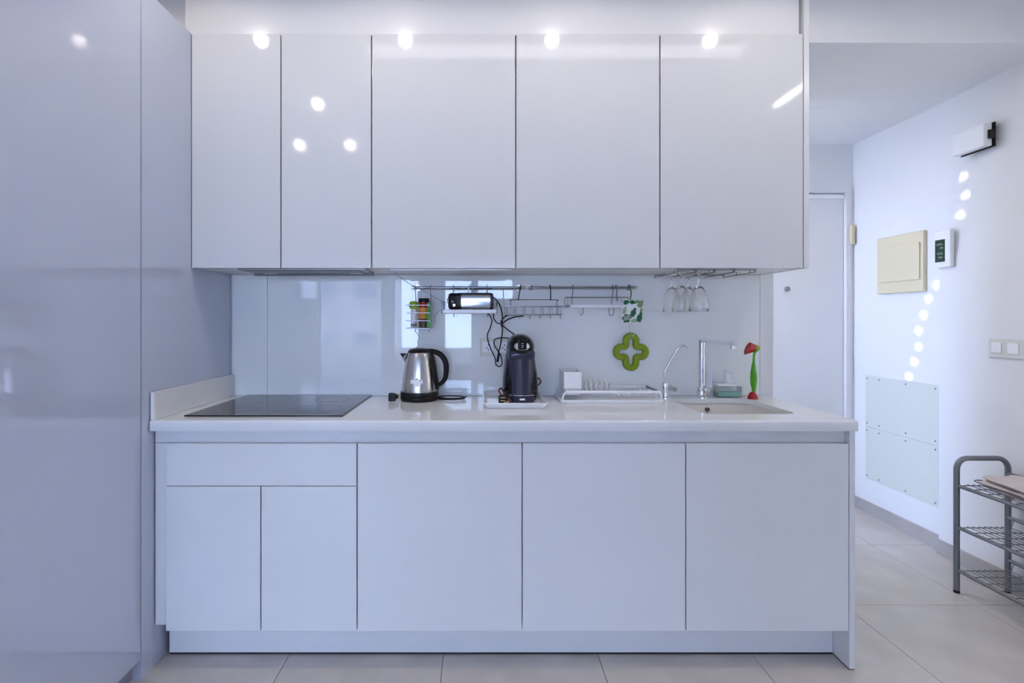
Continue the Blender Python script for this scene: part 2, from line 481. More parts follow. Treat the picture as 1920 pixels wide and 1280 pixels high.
tag(MB().box(wx(1593,3.49), wx(1599.5,3.49), YF-0.036, YF-0.013, wz(458,3.48), wz(422,3.48), 0.003).build('door_sensor', CREAM, loc=(wx(1596,3.49), YF-0.02, 1.78)),
    'narrow cream magnetic sensor on the corridor door frame', 'sensor')

# skirting boards
struct('baseboard_corridor', MB().box(XRF-0.012, XRF, 2.80, YF, 0, 0.078, 0.0015, 1), SKIRT)
struct('baseboard_right', MB().box(XR-0.010, XR, 0.6, 2.803, 0, 0.078, 0.0015, 1), SKIRT)
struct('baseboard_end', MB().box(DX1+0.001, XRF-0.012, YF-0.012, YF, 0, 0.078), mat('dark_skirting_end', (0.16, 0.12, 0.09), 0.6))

# ------------------------------------------------------------------ ceiling lamps (mirrored in the gloss doors) and an added hall lamp
def spot(x, y, label, power=1.45):
    t = thing('ceiling_spot', label, 'ceiling light', (x, y, ZC), 'recessed ceiling spots')
    MB().lathe([(0.027,-0.001),(0.027,-0.006),(0.040,-0.006),(0.041,-0.001)], (x,y,ZC), 'Z', 24).build('trim_ring', WHITEP, t)
    MB().lathe([(0.001,-0.003),(0.027,-0.003)], (x,y,ZC), 'Z', 24).build('lens', LAMPG, t)
    d = bpy.data.lights.new('spot_light', 'SPOT'); d.energy = power; d.spot_size = math.radians(178); d.spot_blend = 0.25
    d.shadow_soft_size = 0.03; d.color = (1.0, 0.88, 0.79)
    l = bpy.data.objects.new('spot_light', d); COL.objects.link(l); l.parent = t; l.location = (0, 0, -0.02)
for x, nm in ((-1.11, 'above the hob end'), (-0.384, 'above the kettle'), (0.354, 'above the dish rack'), (1.15, 'above the sink')):
    spot(x, 1.673, 'round recessed ceiling spot %s of the worktop' % nm)
for x, y, nm in ((-1.48, 0.905, 'outer one of the pair nearer the kitchen'), (-1.07, 0.905, 'inner one of the pair nearer the kitchen'),
                 (-1.47, 0.115, 'outer one of the pair nearer the room'), (-1.06, 0.115, 'inner one of the pair nearer the room')):
    spot(x, y, 'round recessed ceiling spot, %s' % nm, 1)
t = thing('ceiling_light_bar', 'slim white linear lamp on the ceiling before the corridor', 'ceiling light', (1.92, 1.28, ZC))
MB().box(1.895, 1.945, 0.90, 1.66, ZC-0.03, ZC-0.0005, 0.004).build('housing', WHITEP, t)
MB().box(1.90, 1.94, 0.905, 1.655, ZC-0.036, ZC-0.0305, 0.002).build('diffuser', TUBEG, t)
t = thing('added_hall_lamp', 'added unseen round ceiling lamp behind the kitchen wall', 'ceiling light', (1.15, 3.20, 2.47))  # added out of view to warm and brighten the far corridor
MB().lathe([(0.15,0.0),(0.15,-0.03),(0.135,-0.034)], (1.15,3.20,2.4695), 'Z', 32).build('housing', WHITEP, t)
MB().lathe([(0.001,-0.040),(0.08,-0.038),(0.134,-0.032)], (1.15,3.20,2.4695), 'Z', 32).build('diffuser', mat('added_hall_diffuser', (1,1,1), 0.3, emit=((1.0,0.94,0.90), 19.0)), t)
t = thing('ceiling_light_panel', 'long shallow light panel on the ceiling above the worktop', 'ceiling light', (0.39, 1.6, ZC))
MB().box(-0.62, 1.39, 1.475, 1.655-0.03, ZC-0.012, ZC-0.0005, 0.002).build('housing', WHITEP, t)
MB().box(-0.61, 1.38, 1.485, 1.645-0.03, ZC-0.0135, ZC-0.0125).build('diffuser', PANELG, t)

# ------------------------------------------------------------------ tall grey cabinet on the left
t = thing('tall_cabinet', 'tall glossy grey-lavender cabinet at the left end of the kitchen', 'cabinet', (-1.5, 1.85, 0))
MB().box(-1.808, XT-0.0005, 1.815, YW-0.002, 0.0, 2.462, 0.001, 1).build('side_panel', TALL, t)
MB().box(-1.808, XT-0.022, 1.19, 1.8145, 0.078, 2.462).build('body', TALLB, t)
for y0, y1 in ((1.1925, 1.8105),):
    MB().box(XT-0.021, XT, y0, y1, 0.074, 2.462, 0.0012, 1).build('door', TALL, t)
MB().box(-1.80, XT-0.035, 1.19, 1.8145, 0.002, 0.0775).build('plinth', TALLB, t)

# ------------------------------------------------------------------ base cabinets
XB = [-1.1515, -0.4534, 0.1476, 0.7437, 1.3385]
ZD0, ZD1 = 0.141, 0.8256
G = 0.0022
def base_unit(i, label):
    x0, x1 = XB[i], XB[i+1]
    t = thing('base_cabinet', label, 'cabinet', ((x0+x1)/2, 2.15, 0.13), 'white base cabinets')
    MB().box(x0+0.001, x1-0.001, YR+0.012, YW-0.01, 0.143, 0.70 if i == 3 else 0.80).build('body', LAMI, t)
    return t
def front(name, x0, x1, z0, z1, y, t, m=LACQ, th=0.019):
    return MB().box(x0+G, x1-G, y, y+th, z0+G*0.6, z1-G*0.6, 0.0012, 2).build(name, m, t)
t = base_unit(0, 'white base cabinet under the hob with one drawer above two doors')
front('drawer', XB[0], XB[1], 0.670, ZD1, YD, t, LACQ_M)
front('door', XB[0], -0.804, ZD0, 0.670, YD, t, LACQ_M)
front('door', -0.804, XB[1], ZD0, 0.670, YD, t, LACQ_M)
for i, lb in ((1, 'white single-door base cabinet below the kettle and coffee machine'), (2, 'white single-door base cabinet below the dish rack'), (3, 'white single-door base cabinet below the sink')):
    t = base_unit(i, lb); front('door', XB[i], XB[i+1], ZD0, ZD1, YD, t, LACQ_M)
t = thing('cabinet_filler', 'narrow white filler and grip channel framing the base cabinets under the worktop', 'filler panel', (-1.18, YR, 0.15))
MB().box(XT+0.003, XB[0]-0.0005, YR, YR+0.016, 0.152, 0.822, 0.001, 1).build('filler_strip', LACQ_M, t)
MB().box(XT+0.003, 1.3385, YR, YR+0.012, 0.8235, 0.8715, 0.001, 1).build('grip_rail', LACQ_M, t)
t = thing('cabinet_end_panel', 'white end panel reaching the floor right of the sink cabinet', 'panel', (1.35, 2.16, 0))
MB().box(1.3395, 1.360, YD, YW+0.03, 0.004, 0.8715, 0.001, 1).build('board', LACQ_M, t)
MB().box(1.3405, 1.359, YD+0.002, YW+0.03, 0.0, 0.004).build('foot_strip', DARK, t)  # dark strip where the board meets the floor
t = thing('plinth', 'white recessed plinth board below the base cabinets', 'plinth', (0.07, YP, 0))
MB().box(-1.190, 1.3385, YP, YP+0.016, 0.008, 0.150, 0.001, 1).build('board', LACQ_M, t)
MB().box(-1.190, 1.3385, YP+0.003, YP+0.014, 0.0, 0.008).build('seal_strip', DARK, t)

# ------------------------------------------------------------------ worktop with sink cut-out
XC0, XC1 = -1.2015, 1.363
SX0, SX1, SY0, SY1 = 0.860, 1.228, 1.985, 2.357
ZB = ZTOP - 0.020
t = thing('worktop', 'white quartz worktop with rounded front edge', 'worktop', (0.08, 2.16, ZB))
bm = bmesh.new()
hole = rrect((SX0+SX1)/2, (SY0+SY1)/2, (SX1-SX0)/2, (SY1-SY0)/2, 0.045, 6)
def slab():
    mb = MB()
    # cells around the sink hole: ring from hole outline to a frame, then plain blocks
    fx0, fx1, fy0, fy1 = SX0-0.05, SX1+0.05, SY0-0.05, SY1+0.05
    n = len(hole); cx, cy = (SX0+SX1)/2, (SY0+SY1)/2
    outer = []
    for a, b in hole:
        dx, dy = a-cx, b-cy
        k = min((fx1-cx)/abs(dx) if abs(dx) > 1e-6 else 9, (fy1-cy)/abs(dy) if abs(dy) > 1e-6 else 9)
        outer.append((cx+dx*k, cy+dy*k))
    # insert the frame corners by snapping the nearest outer points
    for c in ((fx0,fy0),(fx1,fy0),(fx1,fy1),(fx0,fy1)):
        i = min(range(n), key=lambda q: (outer[q][0]-c[0])**2+(outer[q][1]-c[1])**2); outer[i] = c
    top_o = [(a,b,ZTOP) for a,b in outer]; top_i = [(a,b,ZTOP) for a,b in hole]
    bot_i = [(a,b,ZB) for a,b in hole]; bot_o = [(a,b,ZB) for a,b in outer]
    mb.loft([top_o, top_i, bot_i, bot_o], cap=False)
    for x0, x1, y0, y1 in ((XC0, fx0, YC+0.02, YW-0.008), (fx1, XC1, YC+0.02, YW-0.008), (fx0, fx1, YC+0.02, fy0), (fx0, fx1, fy1, YW-0.008)):
        mb.box(x0, x1, y0, y1, ZB, ZTOP)
    # thick front apron with rounded edge, running round the right end
    prof = []
    r = 0.008
    for k in range(7):
        a = PI/2*k/6
        prof.append((YC + r - r*math.sin(a) , ZTOP - r + r*math.cos(a)))
    prof += [(YC, 0.8735), (YC+0.001, 0.872), (YC+0.0205, 0.872), (YC+0.0205, ZTOP)]
    ny = len(prof)
    R0 = [(XC0, y, z) for y, z in prof]
    R1 = [(XC1 - (0.006 if y < YC+0.006 else 0.0) - max(0, z-(ZTOP-0.006))*0.0, y, z) for y, z in prof]
    R1 = [(XC1, y, z) for y, z in prof]
    mb.loft([R0, R1])
    return mb
slab().build('slab', QUARTZ, t, ang=50)
MB().box(1.3635, 1.3665, YC+0.010, YW-0.008, 0.874, ZTOP-0.003, 0.0012, 2).build('edge_strip', QUARTZ, t)
MB().box(XC0, XC0+0.014, YC+0.004, YG-0.004, ZTOP+0.0005, ZTOP+0.103, 0.0015, 2).build('upstand', QUARTZ, t)

# sink under the worktop
t = thing('sink', 'white undermount sink basin let into the worktop below the tap', 'sink', ((SX0+SX1)/2, (SY0+SY1)/2, 0.70))
cx, cy, hw, hh = (SX0+SX1)/2, (SY0+SY1)/2, (SX1-SX0)/2, (SY1-SY0)/2
rings = [[(a,b,z) for a,b in rrect(cx, cy, hw+e, hh+e, max(0.045+e, 0.012), 6)] for e, z in
         ((0.030, ZB-0.0015), (0.006, ZB-0.0015), (0.004, 0.86), (-0.004, 0.74), (-0.025, 0.712), (-0.15, 0.708))]
MB().loft(rings, cap=False).add([p for p in rings[-1]], [tuple(range(len(rings[-1])))]).build('basin', SINKM, t, ang=60)
ox, oz = wx(1326, SY1), 0.861
MB().lathe([(0.010,-0.003),(0.0135,-0.004),(0.0145,0.0),(0.0145,0.004)], (ox, SY1+0.002, oz), 'Y', 24).build('overflow_ring', CHROME, t)
MB().lathe([(0.0005,-0.001),(0.0115,-0.001),(0.0115,0.003)], (ox, SY1+0.002, oz), 'Y', 24).build('overflow_hole', DARK, t)
mb = MB()
for k in range(3):
    a = PI/2 + 2*PI*k/3
    mb.tube([(ox, SY1-0.0005, oz), (ox+0.011*math.cos(a), SY1-0.0005, oz+0.011*math.sin(a))], 0.0016, 6)
mb.build('overflow_spokes', CHROME, t)
MB().lathe([(0.001,0.002),(0.036,0.002),(0.042,0.0005)], (cx, cy, 0.709), 'Z', 24).build('drain', CHROME, t)

# hob
t = thing('hob', 'black ceramic glass hob set on the worktop', 'hob', (-0.825, 2.19, ZTOP))
HX0, HX1, HY0, HY1 = -1.122, -0.525, 1.930, 2.452
MB().box(HX0, HX1, HY0, HY1, ZTOP+0.0005, ZTOP+0.006, 0.0015, 2).build('glass', HOBG, t)
MB().box(HX0+0.005, HX1-0.005, HY0+0.001, HY0+0.003, ZTOP+0.0062, ZTOP+0.0066).build('front_trim', STEEL, t)
MB().box(-0.885, -0.765, HY0+0.035, HY0+0.045, ZTOP+0.00605, ZTOP+0.0063).build('touch_panel', GREYP, t)
for x, y, r in ((-0.97,2.06,0.075),(-0.97,2.31,0.1),(-0.67,2.06,0.1),(-0.67,2.31,0.075)):
    MB().lathe([(r-0.0012,0.0002),(r,0.0003),(r+0.0012,0.0002)], (x,y,ZTOP+0.006), 'Z', 40).build('cooking_zone_ring', GREYP, t)

# ------------------------------------------------------------------ splashback
t = thing('splashback', 'pale grey glossy glass splashback behind the worktop', 'splashback', (0.08, YG, ZTOP))
xs = [XT+0.006, wx(501.5, YG), wx(1425, YG)]
for a, b in zip(xs, xs[1:]):
    MB().box(a+0.0006, b-0.0006, YG, YW-0.0005, ZTOP+0.006, 1.4895, 0.0008, 1).build('glass_panel', GLASSW, t)
MB().box(xs[0], xs[-1]+0.004, YG-0.0025, YW-0.0005, ZTOP+0.0005, ZTOP+0.0075, 0.001, 1).build('bottom_profile', WHITEP, t)
MB().box(xs[-1]+0.0005, xs[-1]+0.004, YG-0.001, YW-0.0005, ZTOP+0.008, 1.4895).build('edge_profile', WHITEP, t)

# ------------------------------------------------------------------ wall cabinets
XU = [-1.2035, -0.8335, -0.457, 0.1417, 0.7405, 1.3365]
ZU0, ZU1 = 1.490, 2.461
def wall_unit(x0, x1, label):
    t = thing('wall_cabinet', label, 'cabinet', ((x0+x1)/2, 2.30, ZU0), 'white wall cabinets')
    MB().box(x0+0.0005, x1-0.0005, YU+0.034, YW-0.002, ZU0+0.002, ZU1-0.004).build('body', LAMI, t)
    return t
t = wall_unit(XU[0], XU[2], 'white glossy two-door wall cabinet above the hob')
def udoor(x0, x1, t):
    return MB().box(x0+0.0028, x1-0.0028, YU, YU+0.020, ZU0, ZU1, 0.0012, 2).build('door', LACQ, t)
udoor(XU[0]-0.002, XU[1], t); udoor(XU[1], XU[2], t)
for i, lb in ((2, 'white glossy wall cabinet above the kettle and toaster'), (3, 'white glossy wall cabinet above the dish rack'), (4, 'white glossy wall cabinet above the wine glasses')):
    t = wall_unit(XU[i], XU[i+1], lb); udoor(XU[i], XU[i+1], t)
tag(MB().box(1.3375, 1.3595, YU-0.001, YW-0.002, ZU0-0.001, ZC-0.002, 0.001, 1).build('wall_cabinet_end_panel', LACQ_M, loc=(1.348, 2.3, ZU0)),
    'tall white end panel right of the wall cabinets', 'panel')
tag(MB().box(-1.240, 1.328, YU+0.016, YU+0.034, ZU1+0.002, ZC-0.002, 0.001, 1).build('bulkhead_panel', LACQ_M, loc=(0.05, YU+0.02, ZU1)),
    'white closing panel between the wall cabinets and the ceiling', 'panel')
# extractor hood built in under the two-door cabinet
t = thing('extractor_hood', 'slim extractor hood with dark filter under the two-door wall cabinet', 'extractor hood', (-0.83, 2.22, ZU0))
MB().box(-1.03, -0.49, YU+0.035, YU+0.21, ZU0-0.006, ZU0+0.0015, 0.001, 1).build('body', FILTER, t)
MB().box(-1.00, -0.52, YU+0.045, YU+0.15, ZU0-0.009, ZU0-0.0062, 0.001, 1).build('filter', GREYP, t)
MB().box(-1.03, -0.49, YU+0.1935, YU+0.21, ZU0-0.016, ZU0-0.0062, 0.001, 1).build('rear_lip', GREYP, t)
for x in (-0.95, -0.56):
    MB().box(x-0.03, x+0.03, YU+0.155, YU+0.185, ZU0-0.009, ZU0-0.0062, 0.001, 1).build('lamp_cover', WHITEP, t)
# slim lamp profile under the next cabinet
t = thing('under_cabinet_lamp', 'thin white lamp profile screwed under the wall cabinet above the toaster', 'lamp', (-0.08, 2.17, ZU0))
MB().box(-0.385, 0.125, YU+0.035, YU+0.062, ZU0-0.007, ZU0+0.0015, 0.002).build('profile', WHITEP, t)
for x in (-0.23, -0.10, 0.03):
    MB().lathe([(0.0005,-0.001),(0.003,-0.001),(0.003,0.001)], (x, YU+0.075, ZU0+0.001), 'Z', 10).build('screw', GREYP, t)

# ------------------------------------------------------------------ kettle
KX, KY = -0.283, 2.332
t = thing('kettle', 'brushed steel electric kettle with black handle and base', 'kettle', (KX, KY, ZTOP))
K = (KX, KY, ZTOP)
MB().lathe([(0.001,0.0),(0.076,0.0),(0.085,0.004),(0.087,0.014),(0.086,0.020),(0.084,0.022),(0.086,0.024),(0.087,0.030),(0.0845,0.040),(0.079,0.0415),(0.001,0.0415)], K, 'Z', 40).build('base', BLK, t)
MB().lathe([(0.079,0.0418),(0.0785,0.06),(0.075,0.10),(0.068,0.15),(0.061,0.19),(0.055,0.213),(0.053,0.216)], K, 'Z', 48, True).build('body', STEEL, t)
MB().lathe([(0.0535,0.2162),(0.053,0.220),(0.047,0.228),(0.034,0.233),(0.012,0.235),(0.001,0.235)], K, 'Z', 40, True).build('lid', BLK, t)
# spout on the left
def spout():
    rings = []
    for u, w, zz, dz in ((-0.048, 0.026, 0.150, 0.0), (-0.066, 0.022, 0.168, 0.0), (-0.083, 0.014, 0.205, 0.0), (-0.090, 0.004, 0.214, 0.0)):
        pass
    bot = [(-0.062, 0.160), (-0.078, 0.192), (-0.0895, 0.212)]
    A = [(KX+bot[0][0], KY, ZTOP+bot[0][1]), (KX+bot[1][0], KY, ZTOP+bot[1][1]), (KX+bot[2][0], KY, ZTOP+bot[2][1])]
    L = [(KX-0.060, KY-0.006, ZTOP+0.162), (KX-0.062, KY-0.019, ZTOP+0.195), (KX-0.055, KY-0.024, ZTOP+0.213)]
    R = [(x, 2*KY-y, z) for x, y, z in L]
    mb = MB()
    mb.add(A + L + R, [(0,1,4,3),(1,2,5,4),(0,6,7,1),(1,7,8,2),(2,8,5),(0,3,6)])
    return mb
spout().build('spout', STEEL, t, ang=20)
hp = spline([(KX+0.036,KY,ZTOP+0.224),(KX+0.066,KY,ZTOP+0.220),(KX+0.098,KY,ZTOP+0.205),(KX+0.119,KY,ZTOP+0.172),(KX+0.122,KY,ZTOP+0.130),(KX+0.115,KY,ZTOP+0.095),(KX+0.098,KY,ZTOP+0.075),(KX+0.078,KY,ZTOP+0.062)], 7)
MB().tube(hp, [0.009+0.004*math.sin(PI*min(1, i/len(hp)*1.2)) for i in range(len(hp))], 12, flat=1.25).build('handle', BLK, t)
mb = MB()
mb.loft([[(KX+r+dx, KY+dy, ZTOP+z) for dx, dy in ((-0.004,-0.020),(0.006,-0.017),(0.010,0),(0.006,0.017),(-0.004,0.020))] for r, z in ((0.0815,0.050),(0.076,0.10),(0.0695,0.15),(0.062,0.19),(0.050,0.222))])
mb.build('handle_spine', BLK, t)
# paper sticker following the body
mb = MB()
def on_body(a, z):
    pr = [(0.0785,0.06),(0.075,0.10),(0.068,0.15),(0.061,0.19)]
    for (r0,z0_),(r1,z1_) in zip(pr, pr[1:]):
        if z <= z1_ or z1_ == 0.19:
            r = r0+(r1-r0)*(z-z0_)/(z1_-z0_); break
    r += 0.0006
    return (KX+r*math.sin(a), KY-r*math.cos(a), ZTOP+z)
def patch(a0, a1, z0, z1, n=8):
    return MB().loft([[on_body(a0+(a1-a0)*k/n, z) for k in range(n+1)] for z in (z0, z1)], cap=False, closed=False)
st = patch(-0.42, 0.30, 0.082, 0.100).build('sticker', WHITEP, t, 'white sticker on the kettle body')
patch(-0.20, 0.12, 0.070, 0.0819).build('sticker_flap', WHITEP, st)
patch(-0.12, 0.06, 0.1001, 0.1055).build('sticker_mark', GREYP, st)
patch(0.10, 0.20, 0.093, 0.098, 3).build('sticker_mark', mat('sticker_green', (0.2,0.35,0.2), 0.6), st)
MB().box(KX+0.080, KX+0.089, KY-0.006, KY+0.006, ZTOP+0.046, ZTOP+0.066, 0.002).build('switch', BLK, t)

# kettle lead: plug lying left, coil lying right
pl = MB().lathe([(0.001,-0.014),(0.016,-0.014),(0.018,-0.010),(0.018,0.004),(0.012,0.012),(0.008,0.026),(0.001,0.026)][::-1], (-0.402, 2.305, ZTOP+0.0185), 'X', 20).build('plug', BLK, t)
MB().box(-0.417, -0.384, 2.288, 2.297, ZTOP+0.0005, ZTOP+0.036, 0.003).build('finger_grip', BLK, pl)
for dz in (0.0095, 0.0285):
    MB().tube([(-0.390, 2.305, ZTOP+dz), (-0.364, 2.305, ZTOP+dz)], 0.0024, 8).build('pin', BRASS, pl)
pts = [(KX+0.085, KY+0.02, ZTOP+0.004)]
for k in range(38):
    a = PI*0.9 + 2*PI*k/24
    rr = 0.056 + 0.004*math.sin(a*0.7)
    pts.append((wx(848,2.352)+rr*1.12*math.cos(a), 2.355+rr*0.85*math.sin(a), ZTOP+0.0035+0.0056*(k/24)))
MB().tube(spline(pts, 3), 0.0028, 7).build('power_cord', CABLE, t)

# ------------------------------------------------------------------ ceramic tray and coffee machine
t = thing('serving_tray', 'white rectangular ceramic tray under the coffee machine', 'tray', (0.14, 2.27, ZTOP))
TX0, TX1, TY0, TY1 = 0.006, 0.272, 2.092, 2.442
def tray_rings():
    cx, cy = (TX0+TX1)/2, (TY0+TY1)/2
    hw, hh = (TX1-TX0)/2, (TY1-TY0)/2
    spec = [(0.016, 0.0), (0.0, 0.021), (-0.0, 0.024), (0.004, 0.024), (0.019, 0.0065)]
    return [[(a,b,ZTOP+0.0005+z) for a,b in rrect(cx, cy, hw-i, hh-i, 0.006, 3)] for i, z in spec]
MB().loft(tray_rings()).build('dish', WHITES, t, ang=30)
CX, CYC, CZ = 0.1745, 2.335, ZTOP + 0.008
t = thing('coffee_machine', 'black and navy pod coffee machine standing on the white tray', 'coffee machine', (CX, CYC, CZ))
def sring(cx, cy, w, d, z, e=2.6, n=36):
    out = []
    for k in range(n):
        a = 2*PI*k/n; c, s_ = math.cos(a), math.sin(a)
        out.append((cx + w*math.copysign(abs(c)**(2/e), c), cy + d*math.copysign(abs(s_)**(2/e), s_), z))
    return out
lv = [(0.0,0.074,0.10),(0.012,0.078,0.103),(0.05,0.0805,0.105),(0.09,0.0795,0.105),(0.13,0.075,0.103),(0.17,0.069,0.10),(0.205,0.063,0.098),(0.235,0.0605,0.096),(0.258,0.057,0.09),(0.275,0.047,0.078),(0.287,0.032,0.055),(0.2925,0.012,0.02)]
MB().loft([sring(CX, CYC, w, d, CZ+z) for z, w, d in lv]).build('body', BLKG, t, ang=60)
MB().ellip((CX, 2.285, CZ+0.236), 0.0605, 0.088, 0.056, 28, 16).build('brew_head', BLKG, t, ang=60)
rings = [[(CX+u*0.0545, 2.2235 + 0.026*abs(u)**2.2, CZ+z) for u in [k/8-1 for k in range(17)]] for z in (0.028, 0.20)]
back = [[(x, 2.30, z) for x, y, z in r] for r in rings]
mb = MB()
mb.loft([rings[0] + back[0][::-1], rings[1] + back[1][::-1]])
mb.build('front_panel', NAVY, t, ang=40)
MB().loft([[(a, b, CZ+z) for a, b in rrect(CX, 2.262, 0.0575-i, 0.052-i, 0.018, 5)] for i, z in ((0.003,0.186),(0.0,0.190),(0.0,0.216),(0.004,0.222))]).build('brew_chin', NAVY, t)
MB().ellip((CX, 2.214, CZ+0.241), 0.0345, 0.020, 0.0225, 24, 12).build('lever_bezel', CHROME, t, ang=60)
MB().box(CX-0.0195, CX+0.0195, 2.190, 2.215, CZ+0.228, CZ+0.275, 0.006, 3).build('lever', BLKG, t)
for z in (0.238, 0.246, 0.255):
    MB().box(CX-0.005, CX+0.005, 2.1885, 2.1935, CZ+z-0.0014, CZ+z+0.0014, 0.0005, 1).build('lever_rib', CHROME, t)
def halfplate(z0, z1, y0=2.196, w=0.0545, inset=0.0):
    p = [(CX-w+inset, 2.29)] + [(CX-(w-inset)*math.cos(a), 2.222-(2.222-y0-inset)*math.sin(a)) for a in [PI*k/14 for k in range(15)]] + [(CX+w-inset, 2.29)]
    return p
MB().prism(halfplate(0,0), XY, CZ, CZ+0.030).build('drip_tray', NAVY, t, ang=30)
rim = [(a, b, CZ+0.031) for a, b in halfplate(0,0,inset=0.002)[1:-1]]
MB().tube(rim, 0.0016, 6).build('drip_tray_rim', CHROME, t)
MB().ellip((CX, 2.236, CZ+0.0315), 0.040, 0.025, 0.003, 20, 6).build('drip_grid', STEEL, t)
MB().box(CX-0.0115, CX+0.0115, 2.1952, 2.1975, CZ+0.011, CZ+0.019, 0.001, 1).build('badge', WHITEP, t, 'small pale badge')
MB().box(CX-0.014, CX+0.014, 2.2085, 2.2110, CZ+0.200, CZ+0.205, 0.0008, 1).build('lettering_strip', BLK, t)
pz = CZ + 0.0195
plg = MB().lathe([(0.001,-0.016),(0.015,-0.016),(0.0175,-0.010),(0.0175,0.002),(0.011,0.012),(0.007,0.024),(0.001,0.024)][::-1], (0.088, 2.180, pz), 'X', 20).build('plug', BLK, t)
for dz in (-0.008, 0.004):
    MB().tube([(0.079, 2.164, pz+dz+0.004), (0.099, 2.164, pz+dz+0.004)], 0.0024, 8).build('pin', BRASS, plg)
MB().tube(spline([(0.108,2.182,pz),(0.125,2.20,pz-0.01),(0.090,2.23,pz+0.008),(0.076,2.25,pz+0.024),(0.086,2.27,pz+0.034),(0.10,2.30,pz+0.012)], 8), 0.0036, 8).build('power_cord', REDC, t, 'dark red cord')
MB().tube(spline([(0.245,2.37,CZ+0.045),(0.262,2.355,CZ+0.058),(0.2705,2.345,CZ+0.072),(0.262,2.345,CZ+0.088),(0.245,2.35,CZ+0.092)], 8), 0.0036, 8).build('power_cord', REDC, t, 'dark red cord')

# ------------------------------------------------------------------ dish rack with drip tray and cutlery box
t = thing('dish_rack', 'white wire dish rack standing in its drip tray', 'dish rack', (0.57, 2.34, ZTOP))
RX0, RX1, RY0, RY1 = 0.345, 0.800, 2.238, 2.448
cx, cy = (RX0+RX1)/2, (RY0+RY1)/2; hw, hh = (RX1-RX0)/2, (RY1-RY0)/2
MB().loft([[(a,b,ZTOP+0.0005+z) for a,b in rrect(cx, cy, hw-i, hh-i, 0.012, 4)] for i, z in ((0.004,0.0),(0.0,0.010),(0.0,0.013),(0.004,0.013),(0.008,0.004))]).build('drip_tray', WHITEP, t, ang=30)
ZR = 0.9575
MB().box(RX0+0.028, RX1-0.015, RY0+0.012, RY0+0.017, ZR-0.0055, ZR+0.0055, 0.001, 1).build('front_bar', WHITEP, t)
MB().box(RX0+0.028, RX1-0.015, RY1-0.017, RY1-0.012, ZR-0.0055, ZR+0.0055, 0.001, 1).build('back_bar', WHITEP, t)
for x in (RX0+0.028, RX1-0.020):
    MB().box(x, x+0.005, RY0+0.0175, RY1-0.0175, ZR-0.0055, ZR+0.0055, 0.001, 1).build('side_bar', GREYP if x > 0.6 else WHITEP, t)
for x in (RX0+0.012, RX1-0.010):
    for y, s_ in ((RY0+0.012, 1), (RY1-0.012, -1)):
        MB().tube(spline([(x, y, ZTOP+0.013),(x+0.001, y+s_*0.001, ZTOP+0.030),(x+(0.012 if x < 0.5 else -0.004), y+s_*0.004, ZR-0.004),(x+(0.019 if x < 0.5 else -0.006), y+s_*0.006, ZR)], 5), 0.0045, 8).build('leg', WHITEP, t)
base_w = None
for k in range(9):          # dipping wires of the bowl side
    x = 0.590 + 0.0225*k
    if base_w is None:
        base_w = MB().tube([(x,RY0+0.015,ZR-0.003),(x,RY0+0.03,ZR-0.020),(x,RY1-0.04,ZR-0.024),(x,RY1-0.015,ZR-0.003)], 0.0019, 6).build('rack_wire', WHITEP, t); bx = x
    else: part_copy(base_w, (x-bx, 0, 0))
base_w = None
for k in range(6):          # plate slots: standing hoops
    x = 0.462 + 0.0222*k; hgt = 0.048 if k < 5 else 0.036
    a = MB().tube(spline([(x,RY0+0.016,ZR),(x,RY0+0.020,ZR+hgt*0.55),(x,RY0+0.048,ZR+hgt),(x,RY0+0.056,ZR+hgt*0.98),(x,RY0+0.080,ZR+0.004),(x,RY0+0.11,ZR-0.014),(x,RY1-0.016,ZR)], 5), 0.0028, 6).build('plate_hoop', COATW, t)
MB().tube([(RX0+0.03,cy,ZR-0.0195),(RX1-0.018,cy,ZR-0.0195)], 0.002, 6).build('cross_wire', WHITEP, t)
tb = thing('cutlery_box', 'white open cutlery box at the left end of the dish rack', 'cutlery holder', (0.405, 2.36, ZR))
BX0, BX1, BY0, BY1 = 0.3665, 0.4495, 2.288, 2.425
bc = ((BX0+BX1)/2, (BY0+BY1)/2); bh = ((BX1-BX0)/2, (BY1-BY0)/2)
MB().loft([[(a,b,z) for a,b in rrect(bc[0], bc[1], bh[0]-i, bh[1]-i, 0.006, 4)] for i, z in ((0.008,0.9385),(0.006,0.957),(0.001,0.965),(0.0,1.041),(0.0025,1.041),(0.005,0.963))]).build('box', WHITEP, tb, ang=30)
MB().box(BX0-0.004+0.006, BX1-0.006, BY0-0.009, BY0+0.001, 0.9705, 0.9735, 0.001, 1).build('hanging_lip', WHITEP, tb)

# ------------------------------------------------------------------ taps
t = thing('filter_tap', 'thin chrome swan-neck filter tap beside the dish rack', 'tap', (0.854, 2.384, ZTOP))
fx, fy = 0.8545, 2.384
MB().lathe([(0.001,0),(0.017,0),(0.017,0.004),(0.012,0.008),(0.0095,0.022),(0.0095,0.032),(0.0125,0.036),(0.0125,0.066),(0.011,0.072),(0.006,0.074),(0.001,0.074)], (fx,fy,ZTOP), 'Z', 24).build('valve_body', CHROME, t, ang=30)
npts = [(fx,fy,ZTOP+0.072),(fx-0.001,fy,1.000),(fx-0.002,fy,1.030),(fx+0.004,fy,1.047),(fx+0.030,fy-0.004,1.095),(fx+0.055,fy-0.008,1.137),(fx+0.066,fy-0.010,1.149),(fx+0.080,fy-0.012,1.154),(fx+0.094,fy-0.014,1.149),(fx+0.104,fy-0.016,1.137),(fx+0.112,fy-0.018,1.122)]
MB().tube(spline(npts, 6), 0.0052, 12).build('neck', CHROME, t)
MB().tube([(fx+0.1085,fy-0.0172,1.129),(fx+0.114,fy-0.0184,1.117)], 0.0066, 12).build('nozzle', CHROME, t)
